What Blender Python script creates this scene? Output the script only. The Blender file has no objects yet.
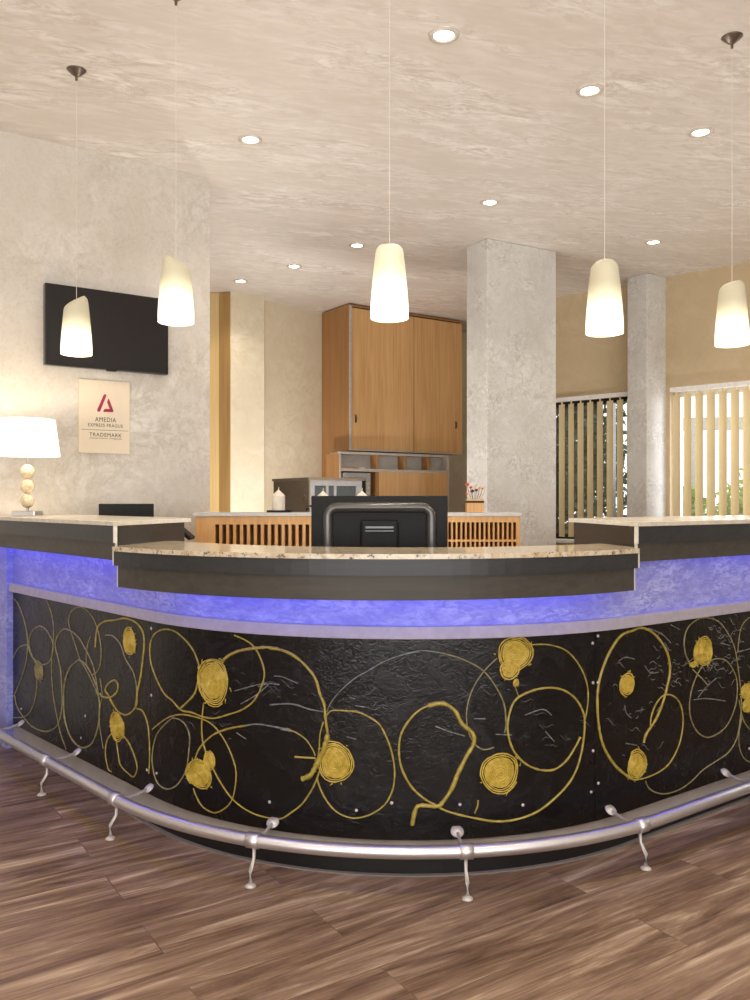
import bpy, bmesh, math, random
from mathutils import Vector, Matrix
random.seed(7)
SC = bpy.context.scene
COL = SC.collection
D2R = math.radians
H = 3.16           # ceiling height
UD = D2R(34)       # main building direction
# paint marks on the counter front: (width, colour, [(distance along front, height)...]) in metres
TRAILS=[
(0.0081,1,[(-1.417,0.753),(-1.354,0.724),(-1.285,0.657),(-1.244,0.578),(-1.249,0.494),(-1.285,0.416),(-1.354,0.331),(-1.426,0.261)]),
(0.0086,1,[(-1.099,0.651),(-1.023,0.644),(-0.949,0.603),(-0.937,0.565),(-0.961,0.512),(-1.023,0.479),(-1.099,0.473),(-1.177,0.493),(-1.222,0.539),(-1.217,0.581),(-1.164,0.628),(-1.099,0.651)]),
(0.0076,1,[(-1.44,0.442),(-1.383,0.498),(-1.313,0.53),(-1.244,0.54),(-1.222,0.518),(-1.164,0.48),(-1.112,0.461)]),
(0.0072,1,[(-1.125,0.398),(-1.133,0.336),(-1.164,0.269),(-1.217,0.218),(-1.299,0.18),(-1.44,0.151)]),
(0.0085,1,[(-1.411,0.269),(-1.383,0.22),(-1.299,0.182),(-1.19,0.156),(-1.061,0.158),(-0.961,0.181),(-0.889,0.219),(-0.853,0.265),(-0.835,0.327),(-0.842,0.422),(-0.853,0.479),(-0.877,0.524),(-0.908,0.569),(-0.908,0.598),(-0.877,0.636),(-0.818,0.667),(-0.738,0.666),(-0.661,0.647),(-0.596,0.608),(-0.534,0.562),(-0.503,0.521),(-0.472,0.444)]),
(0.0061,1,[(-1.015,0.783),(-0.961,0.73),(-0.932,0.664),(-0.937,0.585),(-0.954,0.503),(-0.949,0.405),(-0.925,0.321),(-0.889,0.249),(-0.853,0.187),(-0.791,0.128)]),
(0.0068,1,[(-0.534,0.502),(-0.492,0.518),(-0.452,0.555),(-0.442,0.619),(-0.456,0.671),(-0.482,0.713),(-0.523,0.75),(-0.596,0.779),(-0.672,0.779),(-0.738,0.752),(-0.766,0.711),(-0.75,0.674),(-0.705,0.623),(-0.65,0.555),(-0.586,0.518),(-0.523,0.472),(-0.472,0.426)]),
(0.0096,1,[(-0.661,0.549),(-0.75,0.503),(-0.807,0.428),(-0.818,0.349),(-0.807,0.264),(-0.75,0.199),(-0.672,0.172),(-0.596,0.179),(-0.523,0.217),(-0.476,0.281),(-0.456,0.357),(-0.462,0.419),(-0.492,0.468),(-0.544,0.515),(-0.607,0.544),(-0.661,0.549)]),
(0.0102,0,[(-0.496,0.626),(-0.488,0.676),(-0.472,0.714),(-0.412,0.743),(-0.316,0.759),(-0.223,0.776),(-0.133,0.768),(-0.081,0.74),(-0.068,0.692),(-0.081,0.624),(-0.099,0.555),(-0.125,0.493),(-0.133,0.441),(-0.204,0.394),(-0.278,0.389),(-0.335,0.414),(-0.373,0.443),(-0.402,0.46),(-0.373,0.491),(-0.316,0.513),(-0.287,0.496),(-0.306,0.463),(-0.363,0.435),(-0.432,0.428),(-0.452,0.438)]),
(0.0071,1,[(-0.402,0.688),(-0.335,0.692),(-0.269,0.667),(-0.223,0.613),(-0.16,0.571),(-0.133,0.525),(-0.13,0.483),(-0.142,0.439)]),
(0.006,1,[(-0.544,0.665),(-0.575,0.62),(-0.586,0.564),(-0.575,0.533)]),
(0.0055,1,[(-0.452,0.501),(-0.432,0.433),(-0.452,0.376),(-0.456,0.303),(-0.432,0.236),(-0.422,0.212)]),
(0.0073,0,[(-0.303,0.272),(-0.288,0.221),(-0.267,0.178),(-0.202,0.16),(-0.154,0.158),(-0.127,0.197),(-0.146,0.238),(-0.193,0.281),(-0.244,0.304)]),
(0.0074,0,[(-0.332,0.3),(-0.386,0.255),(-0.402,0.196),(-0.377,0.139),(-0.347,0.132)]),
(0.0077,0,[(-0.033,0.199),(-0.025,0.278),(-0.038,0.378),(-0.078,0.428),(-0.132,0.431)]),
(0.0079,0,[(0.283,0.647),(0.278,0.666),(0.25,0.709),(0.197,0.746),(0.134,0.767),(0.064,0.762),(0.002,0.733),(-0.023,0.689),(-0.018,0.632),(0.018,0.581),(0.079,0.526),(0.134,0.506),(0.185,0.48),(0.244,0.48),(0.299,0.473),(0.356,0.475),(0.42,0.496),(0.484,0.522),(0.532,0.56),(0.562,0.615),(0.571,0.659),(0.554,0.709),(0.528,0.744),(0.493,0.764),(0.448,0.777)]),
(0.0095,0,[(0.179,0.484),(0.221,0.515),(0.261,0.552),(0.276,0.592)]),
(0.0113,0,[(0.386,0.677),(0.429,0.707),(0.475,0.726),(0.537,0.739),(0.587,0.745),(0.628,0.741),(0.592,0.742),(0.641,0.738),(0.688,0.719),(0.731,0.685),(0.761,0.647),(0.776,0.598),(0.791,0.563),(0.796,0.513),(0.804,0.463)]),
(0.0201,0,[(0.804,0.463),(0.796,0.434),(0.788,0.405),(0.773,0.379),(0.761,0.353),(0.742,0.322),(0.712,0.307)]),
(0.0072,0,[(0.305,0.519),(0.297,0.457),(0.299,0.396),(0.315,0.353),(0.341,0.311),(0.381,0.258),(0.439,0.203),(0.511,0.17),(0.579,0.16),(0.633,0.163),(0.673,0.189),(0.712,0.222),(0.742,0.265),(0.761,0.302),(0.78,0.354)]),
(0.0069,0,[(-0.007,0.373),(0.049,0.408),(0.12,0.445),(0.197,0.465),(0.278,0.466),(0.331,0.458),(0.371,0.437),(0.41,0.397),(0.439,0.349),(0.455,0.299),(0.448,0.231),(0.429,0.187),(0.391,0.154),(0.351,0.139),(0.299,0.151),(0.267,0.183),(0.253,0.207)]),
(0.0067,1,[(0.134,0.443),(0.064,0.395),(0.018,0.346),(-0.007,0.275),(0.002,0.22),(0.034,0.179),(0.093,0.17),(0.153,0.194),(0.197,0.239),(0.219,0.282),(0.23,0.346),(0.233,0.393),(0.212,0.428),(0.179,0.443),(0.134,0.443)]),
(0.0087,0,[(0.261,0.309),(0.278,0.347),(0.31,0.383),(0.361,0.421),(0.429,0.449),(0.493,0.466)]),
(0.0063,2,[(0.493,0.466),(0.545,0.477),(0.612,0.474),(0.664,0.47),(0.633,0.468),(0.681,0.465)]),
(0.0062,2,[(0.592,0.548),(0.657,0.557),(0.696,0.555),(0.735,0.545),(0.788,0.539)]),
(0.005,2,[(0.799,0.538),(0.817,0.575),(0.854,0.619),(0.897,0.656),(0.941,0.682),(0.983,0.708),(1.026,0.727),(1.075,0.742),(1.111,0.749),(1.043,0.733),(1.072,0.74),(1.121,0.75),(1.179,0.743)]),
(0.0066,1,[(1.179,0.743),(1.239,0.726),(1.299,0.698),(1.339,0.667),(1.381,0.607),(1.402,0.556),(1.407,0.497),(1.402,0.467)]),
(0.0074,0,[(0.799,0.527),(0.817,0.544),(0.861,0.546),(0.905,0.543),(0.941,0.529),(0.976,0.506),(0.998,0.47),(1.015,0.428),(1.026,0.379),(1.029,0.336),(1.022,0.287),(0.998,0.24),(0.955,0.207),(0.912,0.191),(0.876,0.19),(0.832,0.207),(0.799,0.241),(0.776,0.282),(0.765,0.317)]),
(0.006,0,[(0.788,0.505),(0.776,0.461),(0.773,0.411),(0.765,0.367)]),
(0.0054,0,[(0.657,0.474),(0.696,0.459),(0.727,0.44),(0.75,0.409),(0.759,0.388)]),
(0.0088,0,[(0.685,0.379),(0.723,0.38),(0.761,0.381)]),
(0.01,0,[(1.189,0.574),(1.13,0.563),(1.087,0.531),(1.052,0.477),(1.043,0.419),(1.052,0.361),(1.082,0.302),(1.121,0.263),(1.17,0.233),(1.209,0.213),(1.289,0.19),(1.37,0.172),(1.444,0.172),(1.521,0.189),(1.59,0.226),(1.651,0.273),(1.689,0.329),(1.712,0.408),(1.717,0.489),(1.689,0.548),(1.639,0.589),(1.579,0.607),(1.51,0.604),(1.444,0.578),(1.418,0.526),(1.414,0.467),(1.434,0.406),(1.477,0.358),(1.533,0.331),(1.59,0.326),(1.639,0.351),(1.676,0.392),(1.699,0.425)]),
(0.0166,0,[(1.14,0.567),(1.189,0.574),(1.229,0.549),(1.254,0.504),(1.289,0.473),(1.294,0.439),(1.269,0.396),(1.239,0.338),(1.219,0.29),(1.189,0.247),(1.17,0.233),(1.111,0.236),(1.096,0.215),(1.087,0.171)]),
(0.0057,1,[(1.376,0.72),(1.339,0.687),(1.304,0.644),(1.279,0.591),(1.269,0.533),(1.277,0.474),(1.299,0.434),(1.329,0.415),(1.365,0.421)]),
(0.0068,0,[(1.499,0.759),(1.567,0.755),(1.639,0.73),(1.695,0.675),(1.728,0.611),(1.734,0.548),(1.721,0.483)]),
(0.0051,1,[(1.439,0.623),(1.455,0.583)]),
(0.0074,0,[(1.309,0.247),(1.307,0.228),(1.297,0.204)]),
(0.0111,0,[(2.028,0.354),(2.042,0.385),(2.096,0.427),(2.138,0.481),(2.166,0.537),(2.187,0.603),(2.173,0.665),(2.138,0.711),(2.082,0.755),(2.015,0.78),(1.962,0.774),(1.898,0.763),(1.849,0.723),(1.815,0.678),(1.787,0.617),(1.776,0.546),(1.784,0.449),(1.809,0.373),(1.861,0.304),(1.923,0.256),(1.975,0.226)]),
(0.008,0,[(1.975,0.226),(2.055,0.223),(2.138,0.233),(2.194,0.257),(2.244,0.309),(2.269,0.375),(2.266,0.436),(2.237,0.484),(2.187,0.51),(2.138,0.51),(2.096,0.482),(2.071,0.439),(2.069,0.406)]),
(0.007,1,[(2.325,0.604),(2.288,0.652),(2.278,0.706),(2.303,0.756),(2.37,0.782),(2.431,0.783),(2.51,0.761),(2.574,0.71),(2.624,0.645),(2.648,0.567),(2.665,0.491),(2.674,0.414),(2.665,0.341),(2.64,0.27),(2.582,0.224),(2.494,0.203),(2.401,0.184),(2.325,0.154),(2.251,0.138),(2.166,0.138),(2.096,0.158),(2.055,0.185),(2.039,0.211)]),
(0.007,1,[(2.333,0.59),(2.401,0.542),(2.439,0.512)]),
(0.0068,1,[(2.494,0.614),(2.416,0.603),(2.363,0.564),(2.325,0.507),(2.313,0.447),(2.325,0.392),(2.37,0.337),(2.439,0.307),(2.526,0.316),(2.582,0.344),(2.624,0.394),(2.643,0.447),(2.64,0.512),(2.607,0.563),(2.558,0.601),(2.494,0.614)]),
(0.0059,1,[(2.794,0.761),(2.742,0.761),(2.682,0.733),(2.657,0.679),(2.648,0.623)]),
(0.0058,1,[(2.682,0.357),(2.657,0.286),(2.665,0.219),(2.707,0.169),(2.776,0.144)]),
(0.0058,1,[(2.657,0.426),(2.69,0.337),(2.759,0.274)]),
(0.0045,2,[(0.448,0.582),(0.511,0.603),(0.579,0.623)]),
(0.0045,2,[(0.475,0.54),(0.537,0.576),(0.587,0.617)]),
(0.0045,2,[(0.545,0.606),(0.587,0.62),(0.628,0.62)]),
(0.0045,2,[(0.457,0.437),(0.497,0.42)]),
(0.0044,2,[(0.609,0.648),(0.641,0.647),(0.696,0.629)]),
(0.0043,2,[(0.868,0.459),(0.901,0.452)]),
(0.0043,2,[(0.876,0.591),(0.897,0.587)]),
(0.0043,2,[(0.897,0.564),(0.933,0.56)]),
(0.0043,2,[(1.165,0.498),(1.209,0.481),(1.264,0.463)]),
(0.0043,2,[(1.294,0.52),(1.334,0.518)]),
(0.0044,2,[(1.37,0.464),(1.428,0.458)]),
(0.0044,2,[(1.555,0.46),(1.59,0.422)]),
(0.0044,2,[(1.477,0.522),(1.544,0.536),(1.579,0.513)]),
(0.0047,2,[(1.885,0.671),(1.923,0.681),(1.975,0.669)]),
(0.0048,2,[(2.035,0.638),(2.069,0.608),(2.117,0.604)]),
(0.0051,2,[(2.34,0.47),(2.431,0.462),(2.558,0.435)]),
(0.0051,2,[(2.37,0.475),(2.431,0.511),(2.494,0.535)]),
(0.0048,2,[(2.055,0.774),(2.138,0.745),(2.194,0.706)]),
(0.0053,2,[(2.64,0.624),(2.742,0.628)]),
(0.0051,2,[(2.37,0.501),(2.431,0.498)]),
(0.0047,2,[(1.917,0.508),(1.93,0.477),(1.956,0.457)]),
(0.0049,2,[(2.194,0.775),(2.251,0.752)]),
(0.0052,2,[(2.526,0.673),(2.591,0.657)]),
(0.0047,2,[(1.923,0.37),(1.988,0.352)])]
SWIRLS=[(-1.099,0.435,0.0515,0.0487,1),(-0.19,0.686,0.054,0.0577,0),(-0.297,0.33,0.0625,0.0625,0),(0.351,0.605,0.0745,0.0872,0),(0.283,0.263,0.0685,0.0537,0),(0.333,0.321,0.0285,0.038,0),(0.828,0.371,0.064,0.07,0),(1.439,0.732,0.0665,0.0614,0),(1.418,0.679,0.037,0.0346,0),(1.444,0.633,0.0115,0.0149,0),(1.386,0.335,0.071,0.0709,0),(1.932,0.582,0.0435,0.0444,0),(1.986,0.28,0.058,0.0565,0),(2.405,0.651,0.0645,0.0609,0),(2.337,0.607,0.024,0.0124,0),(2.721,0.455,0.0565,0.034,0),(2.728,0.393,0.0515,0.0303,0)]
SCREWS=[(1.755,0.747),(1.78,0.771),(1.757,0.608),(1.78,0.607),(1.757,0.369),(1.782,0.251),(1.748,0.226),(1.469,0.218),(0.901,0.215),(1.019,0.244),(0.591,0.215),(-0.048,0.209),(0.026,0.214),(-0.015,0.759),(-0.596,0.316),(-0.639,0.212),(-0.014,0.758),(-0.014,0.503),(-1.326,0.216),(2.733,0.212),(1.247,0.236)]

# ------------------------------------------------------------------ materials
def lin(c):
    return tuple(((v/255)/12.92 if v/255 <= .04045 else ((v/255+.055)/1.055)**2.4) for v in c)+(1,)
class NT:
    def __init__(s, name):
        s.m = bpy.data.materials.new(name); s.m.use_nodes = True
        s.t = s.m.node_tree; s.b = s.t.nodes['Principled BSDF']; s.out = s.t.nodes['Material Output']
    def n(s, typ, **kw):
        n = s.t.nodes.new(typ)
        for k, v in kw.items():
            if k.startswith('i_'):
                key = k[2:]; key = int(key) if key.isdigit() else key.replace('_', ' ')
                n.inputs[key].default_value = v
            else: setattr(n, k, v)
        return n
    def l(s, a, b): s.t.links.new(a, b)
    def coord(s, scale=(1,1,1), rot=0, world=True):
        if world: g = s.n('ShaderNodeNewGeometry').outputs['Position']
        else: g = s.n('ShaderNodeTexCoord').outputs['Object']
        r = s.n('ShaderNodeVectorRotate', rotation_type='Z_AXIS', i_Angle=-rot); s.l(g, r.inputs['Vector'])
        m = s.n('ShaderNodeMapping'); m.inputs['Scale'].default_value = scale
        s.l(r.outputs[0], m.inputs[0]); return m.outputs[0]
    def noise(s, v, scale, detail=4, rough=.55, dist=0):
        n = s.n('ShaderNodeTexNoise', i_Scale=scale, i_Detail=detail, i_Roughness=rough, i_Distortion=dist)
        s.l(v, n.inputs['Vector']); return n.outputs['Fac']
    def ramp(s, f, stops):
        r = s.n('ShaderNodeValToRGB'); e = r.color_ramp.elements
        while len(e) < len(stops): e.new(.5)
        for k, (p, c) in enumerate(stops):
            e[k].position = p; e[k].color = c if len(c) == 4 else lin(c)
        s.l(f, r.inputs[0]); return r.outputs[0]
    def mix(s, f, a, b, mode='MIX'):
        m = s.n('ShaderNodeMix', data_type='RGBA', blend_type=mode)
        if isinstance(f, (int, float)): m.inputs[0].default_value = f
        else: s.l(f, m.inputs[0])
        for i, v in ((6, a), (7, b)):
            if isinstance(v, tuple): m.inputs[i].default_value = v
            else: s.l(v, m.inputs[i])
        return m.outputs[2]
    def math(s, op, a, b=None):
        m = s.n('ShaderNodeMath', operation=op)
        for i, v in ((0, a), (1, b)):
            if v is None: continue
            if isinstance(v, (int, float)): m.inputs[i].default_value = v
            else: s.l(v, m.inputs[i])
        return m.outputs[0]
    def bump(s, h, strength=.3, dist=.01):
        b = s.n('ShaderNodeBump', i_Strength=strength, i_Distance=dist)
        s.l(h, b.inputs['Height']); s.l(b.outputs[0], s.b.inputs['Normal'])
    def base(s, c):
        if isinstance(c, tuple): s.b.inputs['Base Color'].default_value = c
        else: s.l(c, s.b.inputs['Base Color'])
    def rough(s, c):
        if isinstance(c, (int, float)): s.b.inputs['Roughness'].default_value = c
        else: s.l(c, s.b.inputs['Roughness'])

def simple(name, rgb, rough=.5, metal=0, var=.06, bump=0, spec=.5, nscale=30):
    k = NT(name); v = k.coord(world=False)
    f = k.noise(v, nscale, 3)
    c = lin(rgb); d = tuple(max(0, x*(1-var*2)) for x in c[:3])+(1,); e = tuple(min(1, x*(1+var)) for x in c[:3])+(1,)
    k.base(k.ramp(f, [(.3, d), (.7, e)])); k.rough(rough); k.b.inputs['Metallic'].default_value = metal
    k.b.inputs['Specular IOR Level'].default_value = spec
    if bump: k.bump(k.noise(v, nscale*6, 2), bump, .002)
    return k.m
def emit(name, rgb, strength, base=(240,238,230)):
    k = NT(name); k.base(lin(base)); k.rough(.4)
    k.b.inputs['Emission Color'].default_value = lin(rgb); k.b.inputs['Emission Strength'].default_value = strength
    return k.m

def plaster(name, light, mid, dark, scale=1.0, bump=.25, rough=(.35,.6), aniso=(1,1,1), rot=0, veins=.5, seed=0, fine=0):
    """Venetian stucco: cloudy trowel marks with thin darker veins."""
    k = NT(name)
    g = k.coord(aniso, rot)
    ad = k.n('ShaderNodeVectorMath', operation='ADD'); k.l(g, ad.inputs[0]); ad.inputs[1].default_value = (seed*3.1, seed*1.7, seed)
    v = ad.outputs[0]
    n1 = k.noise(v, 1.3*scale, 5, .6, .4)
    n2 = k.noise(v, 6*scale, 6, .65, 1.2)
    n3 = k.noise(v, 2.6*scale, 7, .68, 1.0)
    c = k.ramp(n1, [(.32, mid), (.66, light)])
    c = k.mix(k.ramp(n2, [(.38, (255,255,255)), (.62, (0,0,0))]), c, lin(mid))
    if fine:
        n4 = k.noise(v, 22*scale, 5, .7, 2.0)
        c = k.mix(k.math('MULTIPLY', k.ramp(n4, [(.46, (0,0,0)), (.66, (255,255,255))]), fine*.6), c, lin(dark))
        c = k.mix(k.math('MULTIPLY', k.ramp(k.noise(v, .9*scale, 3), [(.4, (0,0,0)), (.65, (255,255,255))]), .35), c, lin(light))
    ridge = k.math('ABSOLUTE', k.math('SUBTRACT', n3, .5))
    vein = k.ramp(ridge, [(0.0, (255,255,255)), (.035, (0,0,0))])
    patch = k.ramp(n1, [(.42, (0,0,0)), (.6, (255,255,255))])
    vf = k.math('MULTIPLY', k.math('MULTIPLY', vein, patch), veins)
    c = k.mix(vf, c, lin(dark))
    k.base(c)
    k.rough(k.math('ADD', k.math('MULTIPLY', n2, rough[1]-rough[0]), rough[0]))
    k.bump(k.math('ADD', n2, k.math('MULTIPLY', n3, .8)), bump, .012)
    return k.m

def wood(name, c1, c2, rough=.4, axis='Z', fine=60, along=1.4, spec=.5):
    k = NT(name)
    sc = {'Z': (fine, fine, along), 'X': (along, fine, fine), 'Y': (fine, along, fine)}[axis]
    v = k.coord(sc, 0, world=False)
    f = k.noise(v, 1.0, 5, .6, .6)
    v2 = k.coord(tuple(x*.12 if x > 5 else x*.5 for x in sc), 0, world=False)
    f2 = k.noise(v2, 1.0, 3)
    k.base(k.ramp(k.math('ADD', k.math('MULTIPLY', f, .65), k.math('MULTIPLY', f2, .35)), [(.36, c1), (.62, c2)]))
    k.rough(rough); k.b.inputs['Specular IOR Level'].default_value = spec
    k.bump(f, .08, .001); return k.m

def floor_mat():
    k = NT('wood_plank_floor')
    v = k.coord((1,1,1), D2R(33))
    br = k.n('ShaderNodeTexBrick', offset=.37, i_Scale=1.0, i_Mortar_Size=.0016, i_Brick_Width=1.25, i_Row_Height=.19, i_Mortar_Smooth=.2, i_Bias=0.0)
    br.inputs['Color1'].default_value = (.25,.25,.25,1); br.inputs['Color2'].default_value = (.75,.75,.75,1); br.inputs['Mortar'].default_value = (.02,.02,.02,1)
    k.l(v, br.inputs['Vector'])
    # every plank shifts its grain
    sh = k.n('ShaderNodeVectorMath', operation='SCALE'); k.l(br.outputs['Color'], sh.inputs[0]); sh.inputs['Scale'].default_value = 9
    ad = k.n('ShaderNodeVectorMath', operation='ADD'); k.l(v, ad.inputs[0]); k.l(sh.outputs[0], ad.inputs[1])
    m = k.n('ShaderNodeMapping'); m.inputs['Scale'].default_value = (1.1, 9, 1); k.l(ad.outputs[0], m.inputs[0])
    g1 = k.noise(m.outputs[0], 1.6, 7, .62, .9)
    m2 = k.n('ShaderNodeMapping'); m2.inputs['Scale'].default_value = (3, 70, 1); k.l(ad.outputs[0], m2.inputs[0])
    g2 = k.noise(m2.outputs[0], 1.5, 4, .6, .5)
    f = k.math('ADD', k.math('MULTIPLY', g1, .75), k.math('MULTIPLY', g2, .25))
    c = k.ramp(f, [(.33, (80,59,45)), (.45, (124,98,79)), (.55, (154,128,105)), (.67, (204,182,158))])
    c = k.mix(k.math('MULTIPLY', br.outputs['Fac'], .3), c, lin((45,32,25)))
    k.base(c)
    k.rough(k.math('ADD', k.math('MULTIPLY', g1, .25), .30)); k.b.inputs['Specular IOR Level'].default_value = .4
    k.bump(k.math('SUBTRACT', f, k.math('MULTIPLY', br.outputs['Fac'], .3)), .25, .004)
    return k.m

M = {}
M['floor'] = floor_mat()
M['ceiling'] = plaster('ceiling_stucco', (242,239,236), (212,204,195), (184,172,160), .95, .12, (.35,.55), (1.0,3.0,1), UD-.3, .55, 2)
M['wall_grey'] = plaster('grey_stucco', (222,218,212), (198,191,180), (160,150,136), 1.15, .07, (.24,.4), seed=1, veins=.35, fine=.55)
M['wall_cream'] = plaster('cream_stucco', (232,224,204), (220,209,184), (196,180,150), 1.2, .15, seed=3, veins=.35)
M['wall_beige'] = plaster('beige_stucco', (205,186,154), (192,172,138), (172,152,118), .8, .1, seed=4, veins=.25)
M['pillar'] = plaster('pillar_stucco', (232,232,230), (204,202,197), (152,147,140), 3.0, .15, (.28,.45), seed=6, veins=.5, fine=.6)
M['glow_tinted_plaster'] = plaster('plaster_with_led_tint', (190,194,236), (130,132,206), (90,90,166), 3.0, .12, aniso=(1,1,2.4), seed=8, veins=.3)  # blue glow of the light strips partly put into the plaster colour
M['white_plain'] = simple('white_paint', (232,230,226), .5)
M['cabinet_wood'] = wood('beech_veneer', (194,148,94), (218,176,124), .38)
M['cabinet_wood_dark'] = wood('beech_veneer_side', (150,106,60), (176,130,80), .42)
M['slat_wood'] = wood('pigeonhole_beech', (204,150,88), (224,176,114), .42, along=3)
M['door_wood'] = wood('pale_door_veneer', (206,176,118), (222,194,140), .5)
M['frame_wood'] = wood('door_frame_veneer', (172,136,82), (196,160,104), .5)
M['hutch_edge'] = simple('grey_laminate', (186,178,168), .45)
M['hutch_in'] = simple('pale_back_panel', (190,188,182), .5)
M['grey_top'] = simple('grey_worktop', (196,194,190), .35)
M['taupe'] = simple('taupe_metal', (122,110,94), .5)
M['silver'] = simple('silver_plastic', (160,160,160), .4, .2)
M['dark_glass'] = simple('dark_glass', (74,80,82), .12)
M['black'] = simple('black_plastic', (20,19,18), .5, bump=.1, nscale=60, spec=.2)
M['ridge'] = simple('grey_plastic_ridge', (52,49,46), .28)
M['black_gloss'] = simple('black_screen', (22,19,20), .16, var=.01)
M['tv_frame'] = simple('tv_bezel', (20,19,20), .25)
M['fascia'] = wood('dark_grey_laminate', (64,60,54), (75,71,64), .42, 'X', 40, 2, .3)
M['fascia_up'] = wood('dark_grey_laminate_upper', (42,43,44), (53,54,55), .34, 'X', 40, 2, .4)
M['edge_white'] = simple('white_edge_banding', (225,222,212), .4)
M['kick'] = simple('brushed_kick_plate', (176,172,170), .4, .15, nscale=8)
M['floor_trim'] = simple('grey_floor_trim', (130,124,118), .5)
M['rail_shade'] = simple('rail_shade_black', (22,21,22), .3)
M['ledge'] = simple('lilac_grey_ledge', (172,166,178), .45)
M['steel'] = simple('brushed_steel', (222,220,222), .36, .9, .02)
M['chrome'] = simple('chrome', (215,213,210), .1, 1, .02)
M['bracket'] = simple('white_enamel_bracket', (214,208,204), .35, .3)
M['canopy'] = simple('dark_bronze', (122,110,100), .3, .8)
M['cord'] = simple('clear_cord', (226,218,206), .4)
M['trim_ring'] = simple('downlight_ring', (214,206,196), .35, .3)
M['lens'] = emit('downlight_lens', (255,236,205), 9)
M['wing_top'] = simple('pale_stone_top', (214,206,190), .22, var=.08, nscale=25)
M['candle'] = simple('white_wax', (240,232,216), .5)
M['sign'] = simple('cream_sign_board', (226,212,190), .35, var=.01)
M['sign_red'] = simple('maroon_print', (158,38,66), .45)
M['sign_ink'] = simple('dark_print', (70,62,60), .5)
M['blind'] = None
M['led'] = emit('blue_led', (58,62,245), 38)

def panel_mat():
    k = NT('black_resin_panel')
    v = k.coord((1,1,1), 0)
    n0 = k.noise(v, 4, 4, .5, .3); n1 = k.noise(v, 9, 5, .6, 1.6)
    vo = k.n('ShaderNodeTexNoise', i_Scale=42.0, i_Detail=2.0, i_Distortion=2.4); k.l(v, vo.inputs['Vector'])
    c = k.ramp(n1, [(.35, (10,9,10)), (.7, (20,19,21))]); k.base(c)
    k.rough(k.math('ADD', k.math('MULTIPLY', n1, .3), .10)); k.b.inputs['Specular IOR Level'].default_value = .35
    h = k.math('ADD', k.math('MULTIPLY', n1, .7), k.math('MULTIPLY', k.math('MULTIPLY', vo.outputs['Fac'], n0), .9))
    k.bump(h, .4, .008); return k.m
M['panel'] = panel_mat()
def paint(name, c1, c2, rough=.35):
    k = NT(name); v = k.coord((1,1,1), 0)
    k.base(k.ramp(k.noise(v, 60, 4, .7), [(.35, c1), (.65, c2)])); k.rough(rough); return k.m
M['paint0'] = paint('ochre_paint', (140,122,48), (184,164,74))
M['paint1'] = paint('faded_ochre_paint', (112,104,66), (160,150,100))
M['paint2'] = paint('pale_resin_line', (88,88,84), (150,150,144))
M['wrinkle_glint'] = paint('resin_wrinkle', (54,54,56), (110,110,110), .2)
M['swirl'] = paint('gold_paint', (172,146,46), (216,188,84), .45)
def granite_mat():
    k = NT('multicolour_granite'); v = k.coord((1,1,1), 0)
    n1 = k.noise(v, 9, 7, .7, 1.4); n2 = k.noise(v, 60, 4, .7)
    c = k.ramp(n1, [(.3, (92,72,58)), (.42, (190,172,142)), (.55, (214,202,178)), (.7, (166,128,88))])
    c = k.mix(k.ramp(n2, [(.56, (0,0,0)), (.66, (255,255,255))]), c, lin((70,52,44)))
    k.base(c); k.rough(.12); return k.m
M['granite'] = granite_mat()
def glass_mat():
    k = NT('window_glass'); t = k.n('ShaderNodeBsdfTransparent'); g = k.n('ShaderNodeBsdfGlossy', i_Roughness=.02)
    mx = k.n('ShaderNodeMixShader'); mx.inputs[0].default_value = .06
    k.l(t.outputs[0], mx.inputs[1]); k.l(g.outputs[0], mx.inputs[2]); k.l(mx.outputs[0], k.out.inputs['Surface']); return k.m
M['glass'] = glass_mat()
def blind_mat():
    k = NT('beige_blind_fabric'); k.base(lin((232,216,176))); k.rough(.8)
    tr = k.n('ShaderNodeBsdfTranslucent'); tr.inputs[0].default_value = lin((235,225,200))
    mx = k.n('ShaderNodeMixShader'); mx.inputs[0].default_value = .22
    k.l(k.b.outputs[0], mx.inputs[1]); k.l(tr.outputs[0], mx.inputs[2]); k.l(mx.outputs[0], k.out.inputs['Surface']); return k.m
M['blind'] = blind_mat()
def shade_mat(name, lo, hi, h):
    """Lit frosted glass: brightest round the bulb near the open bottom."""
    k = NT(name); v = k.n('ShaderNodeTexCoord').outputs['Object']
    s = k.n('ShaderNodeSeparateXYZ'); k.l(v, s.inputs[0])
    f = k.math('DIVIDE', s.outputs['Z'], h)
    k.base(lin((206,200,172))); k.rough(.35)
    col = k.ramp(f, [(.2, (255,250,238)), (.55, (250,240,196)), (.95, (236,228,196))])
    k.l(col, k.b.inputs['Emission Color'])
    mr = k.n('ShaderNodeMapRange', i_From_Min=.18, i_From_Max=.72, i_To_Min=lo, i_To_Max=hi); mr.interpolation_type = 'SMOOTHSTEP'
    k.l(f, mr.inputs[0]); k.l(mr.outputs[0], k.b.inputs['Emission Strength']); return k.m
M['shade'] = shade_mat('lit_frosted_glass', 1.1, .05, .265)
M['shade_bright'] = shade_mat('lit_white_glass', 1.7, .4, .265)
M['lampshade'] = emit('lit_fabric_shade', (255,246,232), 1.0)

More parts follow.
